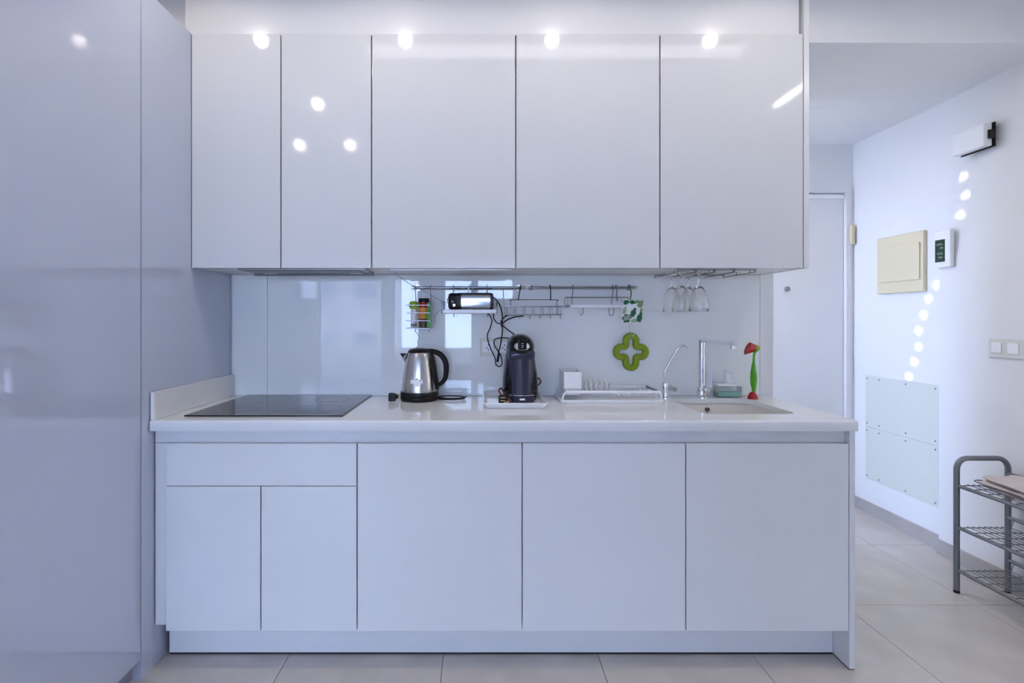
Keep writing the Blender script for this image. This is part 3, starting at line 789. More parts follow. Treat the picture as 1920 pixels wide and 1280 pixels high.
MB().lathe([(0.001,0.0),(0.0085,0.0),(0.0085,0.028),(0.011,0.030),(0.011,0.040),(0.009,0.043),(0.001,0.043)], (fx+0.006,fy-0.004,ZTOP+0.044), 'X', 20).build('lever_knob', CHROME, t, ang=30)
MB().lathe([(0.001,-0.012),(0.0095,-0.012),(0.0105,-0.009),(0.0105,0.004),(0.001,0.004)], (fx+0.038,fy-0.010,ZTOP+0.044), 'Y', 20).build('knob_cap', STEEL, t, ang=30)
MB().box(fx+0.010, fx+0.034, fy-0.005, fy+0.003, ZTOP+0.0555, ZTOP+0.062, 0.002).build('lever', CHROME, t)

t = thing('kitchen_tap', 'tall square-armed chrome mixer tap behind the sink', 'tap', (1.036, 2.408, ZTOP))
tx, ty = 1.036, 2.408
MB().lathe([(0.001,0),(0.026,0),(0.026,0.004),(0.0235,0.006),(0.0235,0.040),(0.021,0.046),(0.001,0.046)], (tx,ty,ZTOP), 'Z', 32).build('base', CHROME, t, ang=30)
MB().lathe([(0.001,0.046),(0.0145,0.046),(0.0145,0.268),(0.001,0.268)], (tx,ty,ZTOP), 'Z', 28).build('column', CHROME, t, ang=30)
# square arm reaching forward over the basin
ax0, ay0, ax1, ay1 = tx, ty+0.014, 1.066, 2.150
dx, dy = ax1-ax0, ay1-ay0; L = math.hypot(dx, dy); nx, ny = -dy/L*0.0125, dx/L*0.0125
mb = MB(); zt, zb = 1.1825, 1.166
vs = []
for (px, py), z in (((ax0,ay0),0),((ax1,ay1),0)):
    for s_, zz in ((1,zb),(-1,zb),(-1,zt),(1,zt)): vs.append((px+nx*s_, py+ny*s_, zz))
mb.add(vs, [(0,1,2,3),(4,7,6,5),(0,4,5,1),(1,5,6,2),(2,6,7,3),(3,7,4,0)])
mb.build('arm', CHROME, t)
MB().lathe([(0.001,-0.014),(0.0095,-0.014),(0.0095,0.0),(0.001,0.0)], (ax1-0.002, ay1+0.020, zb), 'Z', 20).build('aerator', CHROME, t, ang=30)
MB().ellip((tx+0.008, ty-0.028, ZTOP+0.038), 0.020, 0.020, 0.019, 20, 12).build('cartridge', CHROME, t, ang=60)
MB().loft([[(tx+0.012+sx*w+o, ty-0.045+sy*0.004, z) for sx, sy in ((-1,-1),(1,-1),(1,1),(-1,1))] for w, o, z in ((0.010,0.0,ZTOP+0.042),(0.012,0.003,ZTOP+0.065),(0.0125,0.004,ZTOP+0.132))]).build('lever', CHROME, t)

# ------------------------------------------------------------------ soap dispenser
t = thing('soap_dispenser', 'clear box soap dispenser with green soap and white pump', 'soap dispenser', (1.168, 2.43, ZTOP))
X0, X1, Y0, Y1 = 1.112, 1.222, 2.404, 2.456
MB().box(X0, X1, Y0, Y1, ZTOP+0.0005, ZTOP+0.052, 0.003, 2).build('container', CLEARP, t)
MB().box(X0+0.002, X1-0.002, Y0+0.002, Y1-0.002, ZTOP+0.0025, ZTOP+0.024, 0.002, 2).build('soap', LIQ, t)
MB().box(X0-0.001, X1+0.001, Y0-0.001, Y1+0.001, ZTOP+0.0522, ZTOP+0.0625, 0.0015, 2).build('lid', WHITEP, t)
MB().lathe([(0.019,0.0627),(0.019,0.067),(0.0165,0.070),(0.0165,0.088),(0.0145,0.092),(0.0145,0.108),(0.017,0.112),(0.017,0.124),(0.014,0.128),(0.001,0.128)], (1.171, 2.43, ZTOP), 'Z', 24, True).build('pump', WHITEP, t, ang=30)
MB().box(1.163, 1.179, 2.392, 2.428, ZTOP+0.116, ZTOP+0.124, 0.003).build('pump_spout', WHITEP, t)
MB().tube([(1.171,2.43,ZTOP+0.026),(1.171,2.43,ZTOP+0.052)], 0.003, 8).build('dip_tube', WHITEP, t)

# ------------------------------------------------------------------ flower-shaped dish brush
t = thing('dish_brush', 'tulip-shaped red dish brush with green handle on a red suction foot', 'dish brush', (1.250, 2.36, ZTOP))
bx, by = 1.250, 2.36
MB().lathe([(0.0225,0.0),(0.0225,0.003),(0.020,0.014),(0.014,0.026),(0.007,0.0325),(0.001,0.034)], (bx,by,ZTOP), 'Z', 28, True).build('suction_foot', REDP, t, ang=60)
zs = [0.030,0.045,0.065,0.085,0.105,0.125,0.145,0.165,0.185,0.205]
rs = [0.007,0.0095,0.013,0.0150,0.0148,0.0125,0.0095,0.0065,0.0050,0.0055]
hx = [0.002,0.001,0.000,0.0,0.0,-0.001,-0.001,0.0,0.001,0.002]
MB().tube(spline([(bx+h+0.004, by, ZTOP+z) for h, z in zip(hx, zs)], 1), rs, 14).build('handle', GREEN_B, t, ang=60)
MB().lathe([(0.0062,0.140),(0.0062,0.152)], (bx+0.0045,by,ZTOP), 'Z', 12).build('grip_hole', mat('dark_green_plastic', (0.02,0.10,0.01), 0.4), t)
hb = Vector((bx+0.012, by, ZTOP+0.232))
dirv = Vector((-0.78, 0.0, 0.30)).normalized(); upv = Vector((0.38, 0.0, 0.92)).normalized(); sdv = Vector((0,1,0))
mb = MB()
rings = []
for u, a, b in ((0.000,0.017,0.012),(0.012,0.021,0.016),(0.024,0.026,0.018),(0.036,0.031,0.019),(0.040,0.028,0.016)):
    rings.append([tuple(hb + Vector((-1,0,0.0))*u + upv*(a*math.cos(2*PI*j/16)) + sdv*(b*math.sin(2*PI*j/16))) for j in range(16)])
mb.loft(rings).build('bristles', REDP, t)
mb = MB()
rings = []
for u, a, b in ((-0.002,0.019,0.0135),(0.006,0.018,0.013),(0.014,0.013,0.010),(0.018,0.006,0.005)):
    rings.append([tuple(hb + Vector((1,0,0))*u + upv*(a*math.cos(2*PI*j/16)-0.002) + sdv*(b*math.sin(2*PI*j/16))) for j in range(16)])
mb.loft(rings).build('calyx', GREEN_B, t)
MB().tube(spline([(bx+0.006,by,ZTOP+0.200),(bx+0.010,by,ZTOP+0.214),(bx+0.018,by,ZTOP+0.222)], 4), 0.0055, 10).build('neck', GREEN_B, t)
MB().tube([(bx+0.022,by-0.004,ZTOP+0.244),(bx+0.033,by-0.006,ZTOP+0.240)], [0.004,0.0012], 8).build('petal_tip', YELL, t)

# ------------------------------------------------------------------ hanging rails and what hangs on them
YRAIL, ZRAIL = 2.420, wz(539.2, 2.420)
def hook_wire(mb, x, z1, y1, r=0.0016):
    mb.tube(spline([(x, YRAIL+0.004, ZRAIL+0.010), (x, YRAIL-0.006, ZRAIL+0.0125), (x, YRAIL-0.0125, ZRAIL+0.003), (x, YRAIL-0.011, ZRAIL-0.014), (x, y1, z1+0.02), (x, y1, z1)], 5), r, 6)
    return mb
def rail(x0, x1, brackets, label):
    t = thing('hanging_rail', label, 'rail', ((x0+x1)/2, YRAIL, ZRAIL), 'chrome hanging rails on the splashback')
    MB().lathe([(0.0005,x0),(0.0065,x0),(0.0065,x1),(0.0005,x1)], (0, YRAIL, ZRAIL), 'X', 14).build('bar', RAILM, t, ang=30)
    for xe, s_ in ((x0, -1), (x1, 1)):
        MB().lathe([(0.0005,0.0),(0.0078,0.0),(0.0078,0.011),(0.005,0.013),(0.0005,0.013)] if s_ > 0 else [(0.0005,-0.013),(0.005,-0.013),(0.0078,-0.011),(0.0078,0.0),(0.0005,0.0)], (xe, YRAIL, ZRAIL), 'X', 14).build('end_cap', CHROME, t, ang=30)
    for xb in brackets:
        MB().lathe([(0.0005,0.0),(0.0125,0.0),(0.0135,0.004),(0.0135,YG-YRAIL-0.0295),(0.0005,YG-YRAIL-0.0295)], (xb, YRAIL+0.029, ZRAIL), 'Y', 20).build('bracket_rose', CHROME, t, ang=30)
        MB().box(xb-0.0075, xb+0.0075, YRAIL-0.008, YRAIL+0.0295, ZRAIL+0.0068, ZRAIL+0.014, 0.001).build('bracket_clip', CHROME, t)
rail(wx(776,YRAIL), wx(979,YRAIL), (wx(783,YRAIL), wx(973.5,YRAIL)), 'chrome hanging rail on the left holding the spice basket and toaster shelf')
rail(wx(990,YRAIL), wx(1191,YRAIL), (wx(996.5,YRAIL), wx(1182,YRAIL)), 'chrome hanging rail on the right holding the empty shelf and pot holder')

# spice basket
BX0, BX1, BY0, BY1 = -0.347, -0.236, 2.345, 2.432
zb_, zt_ = wz(615.5, 2.345), wz(572, 2.345)
t = thing('spice_basket', 'small chrome wire spice basket hanging at the left end of the rails', 'basket', ((BX0+BX1)/2, 2.39, zb_))
for k in range(4):
    z = zb_ + (zt_-zb_)*k/3
    pts = [(BX0,BY1,z),(BX0,BY0,z),(BX1,BY0,z),(BX1,BY1,z)]
    MB().tube(pts, 0.0019, 6, closed=True).build('wire', WIREM, t)
for x in (BX0+0.036, BX1-0.030):
    MB().tube([(x,BY1,zt_),(x,BY1,zb_-0.001),(x,BY0,zb_-0.001),(x,BY0,zb_+0.02)], 0.0017, 6).build('wire', WIREM, t)
for x in (BX0+0.015, BX0+0.055, BX0+0.075, BX1-0.012):
    MB().tube([(x,BY1,zb_+0.0005),(x,BY0,zb_+0.0005)], 0.0015, 6).build('wire', WIREM, t)
for x in (wx(779.5,2.42), wx(807.5,2.42)):
    hook_wire(MB(), x, zt_, BY1-0.002, 0.0018).build('hanger', GREYP, t)
for x in (wx(779,2.345), wx(805,2.345)):
    MB().tube(spline([(x,BY0,zb_),(x,BY0-0.004,zb_-0.010),(x,BY0-0.010,zb_-0.0145),(x,BY0-0.014,zb_-0.010)], 4), 0.0018, 6).build('hook', WIREM, t)
zbb = zb_ + 0.0030
t = thing('spice_bottle', 'small white bottle with round lime cap in the spice basket', 'bottle', (-0.316, 2.385, zbb))
c = (-0.316, 2.385, zbb)
MB().lathe([(0.001,0),(0.0135,0),(0.0140,0.003),(0.0140,0.080),(0.011,0.086),(0.001,0.087)], c, 'Z', 20).build('bottle_body', WHITEP, t, ang=40)
MB().lathe([(0.012,0.0872),(0.0195,0.090),(0.0212,0.098),(0.0212,0.110),(0.019,0.119),(0.012,0.123),(0.001,0.1235)], c, 'Z', 24, True).build('cap', LIME, t, ang=40)
MB().lathe([(0.0142,0.006),(0.0142,0.018)], c, 'Z', 20).build('label_band', GREYP, t)
t = thing('spice_jar', 'tall spice jar with black lid and red and orange label in the basket', 'jar', (-0.269, 2.388, zbb))
c = (-0.269, 2.388, zbb)
MB().lathe([(0.001,0),(0.0235,0),(0.024,0.003),(0.024,0.104),(0.001,0.104)], c, 'Z', 24).build('jar_body', BROWN, t, ang=40)
MB().lathe([(0.0243,0.042),(0.0243,0.092)], c, 'Z', 24).build('orange_label', ORANGE, t, 'orange paper label')
MB().lathe([(0.0243,0.0925),(0.0243,0.117),(0.001,0.117)], c, 'Z', 24).build('red_collar', REDP, t, 'red collar')
MB().lathe([(0.0255,0.1172),(0.0255,0.133),(0.024,0.136),(0.001,0.1362)], c, 'Z', 24).build('lid', BLK, t, ang=40)
t = thing('dropper_bottle', 'slim green squeeze bottle in front in the spice basket', 'bottle', (-0.2455, 2.3575, zbb))
c = (-0.2440, 2.3570, zbb)
MB().lathe([(0.001,0.0),(0.0080,0.0),(0.0085,0.003),(0.0085,0.082),(0.006,0.089),(0.001,0.0895)], c, 'Z', 16).build('bottle_body', GREENB, t, ang=40)
MB().lathe([(0.0060,0.0897),(0.0060,0.108),(0.004,0.116),(0.001,0.1165)], c, 'Z', 16, True).build('cap', GREENB, t, ang=40)

# shelf under the toaster
S0, S1 = wx(829.5,2.325), wx(931,2.325)
zs1, zs0 = wz(580,2.325), wz(587,2.325)
t = thing('hanging_shelf', 'white hanging shelf carrying the toaster', 'shelf', ((S0+S1)/2, 2.38, zs0))
MB().box(S0, S1, 2.325, 2.440, zs0, zs1, 0.002).build('board', WHITEP, t)
for x in (S0-0.003, S1+0.003):
    MB().tube([(x,2.330,zs0+0.001),(x,2.330,zs1+0.034),(x,2.436,zs1+0.034),(x,2.436,zs0+0.001)], 0.0019, 6, closed=True).build('side_hoop', WIREM, t)
for x in (wx(850,2.42), wx(913,2.42)):
    hook_wire(MB(), x, zs1+0.001, 2.437, 0.0020).build('hanger', GREYP, t)
for x in (wx(851,2.33), wx(914,2.33)):
    MB().tube(spline([(x,2.334,zs0-0.0005),(x,2.331,zs0-0.010),(x,2.325,zs0-0.015),(x,2.320,zs0-0.010)], 4), 0.0018, 6).build('hook', WIREM, t)
# toaster
T0, T1 = wx(840,2.335), wx(925,2.335)
t = TOASTER = thing('toaster', 'small chrome toaster with black ends on the hanging shelf', 'toaster', ((T0+T1)/2, 2.385, zs1))
tzb, tzt = zs1+0.0005, wz(549,2.335)
def tprof(e=0.0):
    return [(y, z) for y, z in rrect(2.387, (tzb+tzt)/2, 0.052-e, (tzt-tzb)/2-e, 0.014, 5)]
def slice_x(xs):
    return [[(x, y, z) for y, z in tprof(e)] for x, e in xs]
MB().loft(slice_x([(T0,0.012),(T0+0.004,0.004),(T0+0.012,0.0),(T0+0.060,0.0)])).build('control_end', BLK, t, ang=30)
MB().loft(slice_x([(T0+0.0602,0.0015),(T1-0.0142,0.0015)])).build('chrome_shell', TSHELL, t, ang=30)
MB().loft(slice_x([(T1-0.014,0.0),(T1-0.004,0.0),(T1,0.006)])).build('far_end', BLK, t, ang=30)
MB().box(T0+0.045, T1-0.012, 2.338, 2.436, tzt-0.004, tzt+0.0008, 0.001).build('top_cover', BLK, t)
for px, py, m_ in ((848.5,565,GREYP),(851.5,572,CHROME)):
    MB().lathe([(0.0005,-0.006),(0.005,-0.006),(0.006,-0.002),(0.006,0.002)], (wx(px,2.335), 2.336, wz(py,2.335)), 'Y', 14).build('knob', m_, t, ang=30)
MB().lathe([(0.0005,0.0),(0.005,0.0),(0.005,0.010),(0.0005,0.010)], (T1-0.001, 2.38, wz(566,2.335)), 'X', 14).build('side_knob', STEEL, t, ang=30)
MB().lathe([(0.0005,-0.009),(0.011,-0.009),(0.012,-0.004),(0.012,0.0),(0.0005,0.0)], (T0+0.002, 2.385, wz(563,2.335)), 'X', 14).build('browning_dial', STEEL, t, ang=30)
xh = wx(882.5, 2.41)
tag(MB().tube(spline([(xh-0.022,YRAIL-0.008,ZRAIL-0.026),(xh-0.008,YRAIL-0.010,ZRAIL-0.002),(xh-0.004,YRAIL-0.009,ZRAIL+0.010),(xh+0.001,YRAIL-0.006,ZRAIL+0.0145),(xh+0.006,YRAIL-0.009,ZRAIL+0.008),(xh+0.008,YRAIL-0.010,ZRAIL-0.004),(xh+0.014,YRAIL-0.008,ZRAIL-0.022)], 6), 0.0017, 6).build('s_hook', CHROME, loc=(xh, YRAIL, ZRAIL)),
    'loose chrome wire hook clipped on the rail above the toaster', 'hook')

# empty wire basket
E0, E1 = wx(947,2.335), wx(1057,2.335)
ez0, ez1 = wz(589,2.335), wz(574,2.335)
t = thing('wire_basket', 'empty shallow chrome wire basket hanging between the two shelves', 'basket', ((E0+E1)/2, 2.385, ez0))
MB().tube([(E0,2.335,ez1),(E1,2.335,ez1),(E1,2.440,ez1),(E0,2.440,ez1)], 0.0021, 6, closed=True).build('top_ring', WIREM, t)
MB().tube([(E0+0.006,2.338,ez0),(E1-0.006,2.338,ez0),(E1-0.006,2.438,ez0),(E0+0.006,2.438,ez0)], 0.0018, 6, closed=True).build('bottom_ring', WIREM, t)
bb0, bb1, bzt = wx(958,2.435), wx(1044,2.435), wz(562,2.435)
MB().tube(spline([(bb0,2.435,ez0),(bb0,2.435,bzt-0.010),(bb0+0.008,2.435,bzt),(bb1-0.008,2.435,bzt),(bb1,2.435,bzt-0.010),(bb1,2.435,ez0)], 5), 0.0022, 6).build('back_hoop', WIREM, t)
nw = 7
for k in range(nw):
    x = E0+0.012 + (E1-E0-0.024)*k/(nw-1)
    MB().tube([(x,2.335,ez1),(x,2.338,ez0-0.0005),(x,2.438,ez0-0.0005),(x,2.440,ez1)], 0.0014, 6).build('wire', WIREM, t)
for k in range(3):
    y = 2.36 + 0.026*k
    MB().tube([(E0+0.006,y,ez0-0.002),(E1-0.006,y,ez0-0.002)], 0.0014, 6).build('wire', WIREM, t)
for k in range(5):
    x = wx(974+19.2*k, 2.335)
    MB().tube(spline([(x,2.338,ez0),(x,2.334,ez0-0.014),(x,2.327,ez0-0.019),(x,2.322,ez0-0.012)], 4), 0.0016, 6).build('hook', WIREM, t)
for x, x2 in ((wx(976,2.42), wx(972,2.43)), (wx(1031,2.42), wx(1032.5,2.43))):
    MB().tube(spline([(x,YRAIL+0.003,ZRAIL+0.0095),(x,YRAIL-0.006,ZRAIL+0.012),(x,YRAIL-0.012,ZRAIL),((x+x2)/2,YRAIL-0.008,ZRAIL-0.02),(x2,2.434,bzt-0.001)], 5), 0.0027, 6).build('hanger', BLK, t)

# empty white shelf
S0, S1 = wx(1070,2.335), wx(1180,2.335)
zs1, zs0 = wz(571,2.335), wz(576.2,2.335)
t = thing('hanging_shelf', 'empty narrow white hanging shelf left of the pot holder', 'shelf', ((S0+S1)/2, 2.38, zs0))
MB().box(S0, S1, 2.335, 2.440, zs0, zs1, 0.0015).build('board', WHITEP, t)
ztp = wz(557.5, 2.335)
MB().tube([(wx(1059,2.335),2.333,ztp),(wx(1178,2.335),2.333,ztp)], 0.0026, 8).build('front_bar', WIREM, t)
for x in (wx(1065,2.335), wx(1177.5,2.335)):
    MB().tube([(x,2.333,ztp),(x,2.333,zs0+0.002),(x,2.436,zs0+0.002),(x,2.436,ztp)], 0.0018, 6).build('side_hoop', WIREM, t)
MB().box(S0-0.022, S0-0.004, 2.334, 2.342, zs0+0.001, zs1-0.001, 0.001).build('clip', GREYP, t)
for px in (1073.5, 1148.5):
    hook_wire(MB(), wx(px,2.42), zs1+0.001, 2.437, 0.0018).build('hanger', WIREM, t)
for a, b, c_ in ((1086,1094,590.5),(1141,1151,591)):
    xa, xb, zc = wx(a,2.345), wx(b,2.345), wz(c_,2.345)
    MB().tube(spline([(xa,2.345,zs0-0.001),(xa+0.003,2.345,zc+0.010),(xa+0.006,2.343,zc),(xb-0.003,2.343,zc+0.006),(xb,2.345,zs0-0.001)], 4), 0.0019, 6).build('hook', WIREM, t)
xk = wx(1157, 2.40)
tag(MB().tube(spline([(xk,YRAIL+0.004,ZRAIL+0.0095),(xk,YRAIL-0.006,ZRAIL+0.012),(xk,YRAIL-0.0125,ZRAIL),(xk,YRAIL-0.013,ZRAIL-0.035),(xk,YRAIL-0.020,ZRAIL-0.060),(xk,YRAIL-0.030,ZRAIL-0.056)], 5), 0.0027, 6).build('rail_hook', GREYP, loc=(xk, YRAIL, ZRAIL)),
    'dark single hook on the right rail above the empty shelf', 'hook')

# pot holder with leaf print
PYF = 2.322
q = [(wx(x,PYF), wz(y,PYF)) for x, y in ((1164.5,605),(1204,605),(1206.5,562),(1168,562))]
pc = (sum(a for a,b in q)/4, sum(b for a,b in q)/4)
t = thing('pot_holder', 'square white pot holder with green leaf print hanging from the rail', 'pot holder', (pc[0], PYF, q[0][1]))
def qp(u, v):
    a = (q[0][0]*(1-u)+q[1][0]*u, q[0][1]*(1-u)+q[1][1]*u); b = (q[3][0]*(1-u)+q[2][0]*u, q[3][1]*(1-u)+q[2][1]*u)
    return (a[0]*(1-v)+b[0]*v, a[1]*(1-v)+b[1]*v)
def cpad(du):
    rings = []
    for e, y in ((0.0,PYF+0.0105),(-0.012,PYF+0.009),(-0.012,PYF+0.003),(0.02,PYF)):
        pts = []
        for (u0,v0),(u1,v1) in (((0,0),(1,0)),((1,0),(1,1)),((1,1),(0,1)),((0,1),(0,0))):
            for k in range(8):
                u = u0+(u1-u0)*k/8; v = v0+(v1-v0)*k/8
                w = 0.012*math.sin(9*(u+v))*0.3
                uu, vv = 0.5+(u-0.5)*(1-2*e), 0.5+(v-0.5)*(1-2*e)
                x, z = qp(uu, vv); pts.append((x, y, z))
        rings.append(pts)
    return MB().loft(rings)
cpad(0).build('pad', CLOTH, t, ang=60)
def leaf(u, v, L, W, ang, m, notches=4):
    pts = []
    N = 24
    for k in range(N):
        a = 2*PI*k/N; r = 1 - 0.28*(0.5+0.5*math.cos(notches*2*a))**3
        pu, pv = L*math.cos(a)*r, W*math.sin(a)*r*(1-0.35*math.cos(a))
        uu = u + pu*math.cos(ang)-pv*math.sin(ang); vv = v + pu*math.sin(ang)+pv*math.cos(ang)
        pts.append(qp(min(max(uu,0.015),0.985), min(max(vv,0.015),0.985)))
    MB().prism(pts, XZ, PYF-0.0006, PYF+0.0002).build('leaf_print', m, t, smooth=False)
leaf(0.27,0.20,0.25,0.20,0.5,GREEN_D,3); leaf(0.56,0.46,0.23,0.13,1.2,GREEN_D,3); leaf(0.87,0.25,0.25,0.14,1.3,GREEN_D,3)
leaf(0.18,0.90,0.17,0.11,0.2,GREEN_D,3); leaf(0.48,0.90,0.15,0.10,-0.3,GREEN_D,3); leaf(0.88,0.84,0.21,0.14,1.0,GREEN_L,3)
leaf(0.62,0.10,0.18,0.10,0.4,GREEN_P,3); leaf(0.12,0.55,0.19,0.10,1.3,GREEN_P,3); leaf(0.70,0.92,0.14,0.07,0.2,GREEN_L,3); leaf(0.92,0.55,0.12,0.06,1.4,GREEN_L,3)
for k in range(6):
    u = 0.12+0.06*k
    a = qp(0.10, 0.10+0.035*k); b = qp(0.42, 0.16+0.035*k)
    MB().tube([(a[0],PYF-0.0007,a[1]),(b[0],PYF-0.0007,b[1])], 0.0007, 4).build('leaf_vein', CLOTH, t)
xh = wx(1181.5, 2.40); tp = qp(0.36, 1.0)
MB().tube(spline([(xh,YRAIL+0.003,ZRAIL+0.0095),(xh,YRAIL-0.007,ZRAIL+0.012),(xh,YRAIL-0.013,ZRAIL-0.002),(xh+0.002,YRAIL-0.03,ZRAIL-0.025),(tp[0],PYF+0.006,tp[1]-0.004)], 6), 0.0028, 6).build('hanging_loop', GREEN_D, t)

# silicone trivet: one closed rounded-cross band
TY = 2.444
tcx, tcz = wx(1183.3,TY), wz(659.5,TY)
t = thing('trivet', 'olive green silicone cross-shaped trivet hanging on a string', 'trivet', (tcx, TY, tcz-0.09))
def cross_pts(k, Lx=0.0705, Lz=0.0765, w=0.0245):
    ctr = []
    for q_ in range(4):
        a = q_*PI/2; L = Lx if q_ % 2 == 0 else Lz
        dx, dz = math.cos(a), math.sin(a); px, pz = -dz, dx
        for j in range(9):
            b = -PI/2 + PI*j/8
            ctr.append((dx*(L-w + w*math.cos(b)) + px*w*math.sin(b), dz*(L-w + w*math.cos(b)) + pz*w*math.sin(b)))
        # inner corner, rounded
        dx2, dz2 = -dz, dx
        c0 = (dx*w+dx2*w, dz*w+dz2*w)
        ctr.append((c0[0]*1.06, c0[1]*1.06))
    return ctr
path = spline([(tcx+a, 0, tcz+b) for a, b in cross_pts(0)], 3, closed=True)
n = len(path); rings = []
for i in range(n):
    tt = (path[(i+1) % n]-path[i-1]).normalized(); nn = Vector((tt.z, 0, -tt.x))
    hw = 0.0150
    prof = [(hw, TY-0.002), (hw-0.004, TY-0.0085), (-hw+0.004, TY-0.0085), (-hw, TY-0.002), (-hw, TY+0.011), (hw, TY+0.011)]
    rings.append([(path[i].x+nn.x*a, y, path[i].z+nn.z*a) for a, y in prof])
rings.append(rings[0])
MB().loft(rings, cap=False).build('band', GREEN_T, t, ang=50)
xa = wx(1179.5, 2.445)
MB().tube([(xa,2.434,wz(604,2.44)+0.07),(xa,2.434,tcz+0.0765+0.010)], 0.0007, 5).build('string', GREYP, t)
MB().tube(spline([(xa,2.434,tcz+0.086),(tcx+0.006,2.4335,tcz+0.080),(tcx+0.014,2.4335,tcz+0.092),(tcx+0.008,2.4340,tcz+0.075),(tcx+0.003,2.4345,tcz+0.066)], 6), 0.0011, 5).build('string_knot', CLOTH, t)

# ------------------------------------------------------------------ socket plate and cables
SY = YG - 0.010
t = thing('socket_plate', 'white double wall socket behind the coffee machine', 'socket', (wx(928,SY), SY, wz(651,SY)))
sx0, sx1, sz0, sz1 = wx(900,SY), wx(962,SY), wz(667,SY), wz(634.5,SY)
MB().box(sx0, sx1, SY, YG-0.0003, sz0, sz1, 0.003).build('plate', OFFW, t)
for px in (914.5, 944.5):
    x = wx(px,SY); z = (sz0+sz1)/2
    so = MB().box(x-0.026, x+0.026, SY-0.0022, SY-0.0002, z-0.026, z+0.026, 0.001).build('socket_face', WHITEP, t)
    for dx, dz in ((0,0.011),(-0.0095,-0.003),(0.0095,-0.003),(0,-0.013)):
        MB().lathe([(0.0003,-0.0003),(0.0030,-0.0003),(0.0030,0.0002)], (x+dx+0.004, SY-0.0023, z+dz), 'Y', 12).build('socket_hole', DARK, so)
def cable(name, pts, y, label, r=0.0026, m=CABLE, ycurve=None):
    P = []
    for i, p in enumerate(pts):
        yy = y if len(p) < 3 else p[2]
        P.append((wx(p[0],yy), yy, wz(p[1],yy)))
    o = MB().tube(spline(P, 7), r, 8).build(name, m, loc=P[0]); tag(o, label, 'cable'); return o
P_ = [(924,556,2.39),(932,564,2.40),(939,576,2.415),(942,592,2.43),(941,605,2.435),(942,622,2.43),(938,648,2.425),(935,660,2.43),(933.5,676,2.44)]
MB().tube(spline([(wx(a,y), y, wz(b,y)) for a, b, y in P_], 7), 0.0030, 8).build('power_cord', CABLE, TOASTER)
MB().tube([(wx(935.3,2.43),2.43,wz(661,2.43)),(wx(932.8,2.437),2.437,wz(678,2.437))], [0.0045,0.0062], 10).build('cord_connector', BLK, TOASTER)
tag(MB().tube([(wx(940.5,2.432),2.432,wz(600,2.43)),(wx(941.5,2.432),2.432,wz(612,2.43))], 0.0062, 10).build('cord_clip', BLK, loc=(wx(941,2.43),2.43,wz(606,2.43))),
    'black clip bundling the cords right of the toaster shelf', 'cord clip')
cable('looped_cable', [(914,586,2.42),(922,599,2.43),(919,614,2.44),(913.5,630,2.447),(919,651,2.447),(928,671,2.447),(930,683,2.447),(936.5,687,2.447),(941.3,681.5,2.445),(938.5,666,2.442),(927,647,2.442),(928,636.5,2.442),(939,633,2.445),(956,634,2.43)], 2.44,
      'thin black cord looping below the toaster shelf in front of the socket', 0.0026)
cable('sagging_cable', [(925,588,2.42),(926.5,598,2.43),(932,605,2.435),(940,607,2.438)], 2.43, 'short black cord sagging below the right end of the toaster shelf', 0.0026)
cable('loose_cable', [(942,606,2.440),(950,600,2.438),(962,595,2.436),(974,592.5,2.434),(982,592.5,2.434)], 2.437, 'black cord end pointing right under the wire basket', 0.0032)
cable('stub_cable', [(942,598,2.443),(948,593,2.443),(954,590,2.443),(968,590.5,2.445)], 2.443, 'black cord stub hooked over the bottom of the wire basket', 0.0028)
cable('slanting_cable', [(941,609,2.440),(952,618,2.425),(968,629.5,2.400),(976,637,2.395)], 2.42, 'black lead running from the cord clip to the top of the coffee machine', 0.0030)
cable('white_cable', [(944,541,2.452),(944.5,570,2.452),(946,590,2.452),(946,612,2.452),(945,636,2.452)], 2.452, 'thin white cord hanging straight down to the wall socket', 0.0020, WHITEP)
cable('lamp_wire', [(736.5,505.5,2.30),(746,515,2.36),(757,525,2.41),(772,534,2.445),(786,541,2.455),(806,552,2.457),(822,561,2.457),(834,567,2.45)], 2.44, 'thin dark wire from the cabinet underside to the toaster shelf', 0.0011, GREYP)
cable('curly_wire', [(778,621,2.345),(783,626,2.36),(786.5,633,2.375),(783,640,2.375),(784,647,2.36),(779,653,2.345)], 2.36, 'thin curly wire hanging from the spice basket over the kettle', 0.0011, GREYP)
cable('bent_wire', [(829,581,2.40),(822,584,2.44),(816,592,2.452),(814.5,602,2.455),(817,605,2.455)], 2.44, 'thin bent wire left of the toaster shelf', 0.0011, GREYP)

# ------------------------------------------------------------------ stemware rack and wine glasses
t = thing('glass_rack', 'chrome wire stemware rack under the right wall cabinet', 'glass rack', (1.0, 2.30, ZU0-0.02))
zr0 = ZU0 - 0.013
for x in (0.833, 0.907, 0.912, 0.985, 0.990, 1.068, 1.073, 1.160):
    MB().tube(spline([(x,2.455,zr0),(x,2.20,zr0),(x,2.175,zr0+0.002),(x,2.165,zr0+0.012)], 4), 0.0022, 6).build('rail', WIREM, t)
for y in (2.455, 2.33, 2.215):
    MB().tube([(0.830,y,ZU0+0.0),(0.830,y,zr0-0.003),(0.907,y,zr0-0.003)][0:2], 0.0020, 6).build('post', WIREM, t)
    MB().tube([(0.985,y,ZU0),(0.985,y,zr0-0.003)], 0.0020, 6).build('post', WIREM, t)
    MB().tube([(1.160,y,ZU0),(1.160,y,zr0-0.003)], 0.0020, 6).build('post', WIREM, t)
for y in (2.455, 2.18):
    MB().tube([(0.830,y,ZU0-0.002),(1.162,y,ZU0-0.002)], 0.0022, 6).build('cross_bar', WIREM, t)
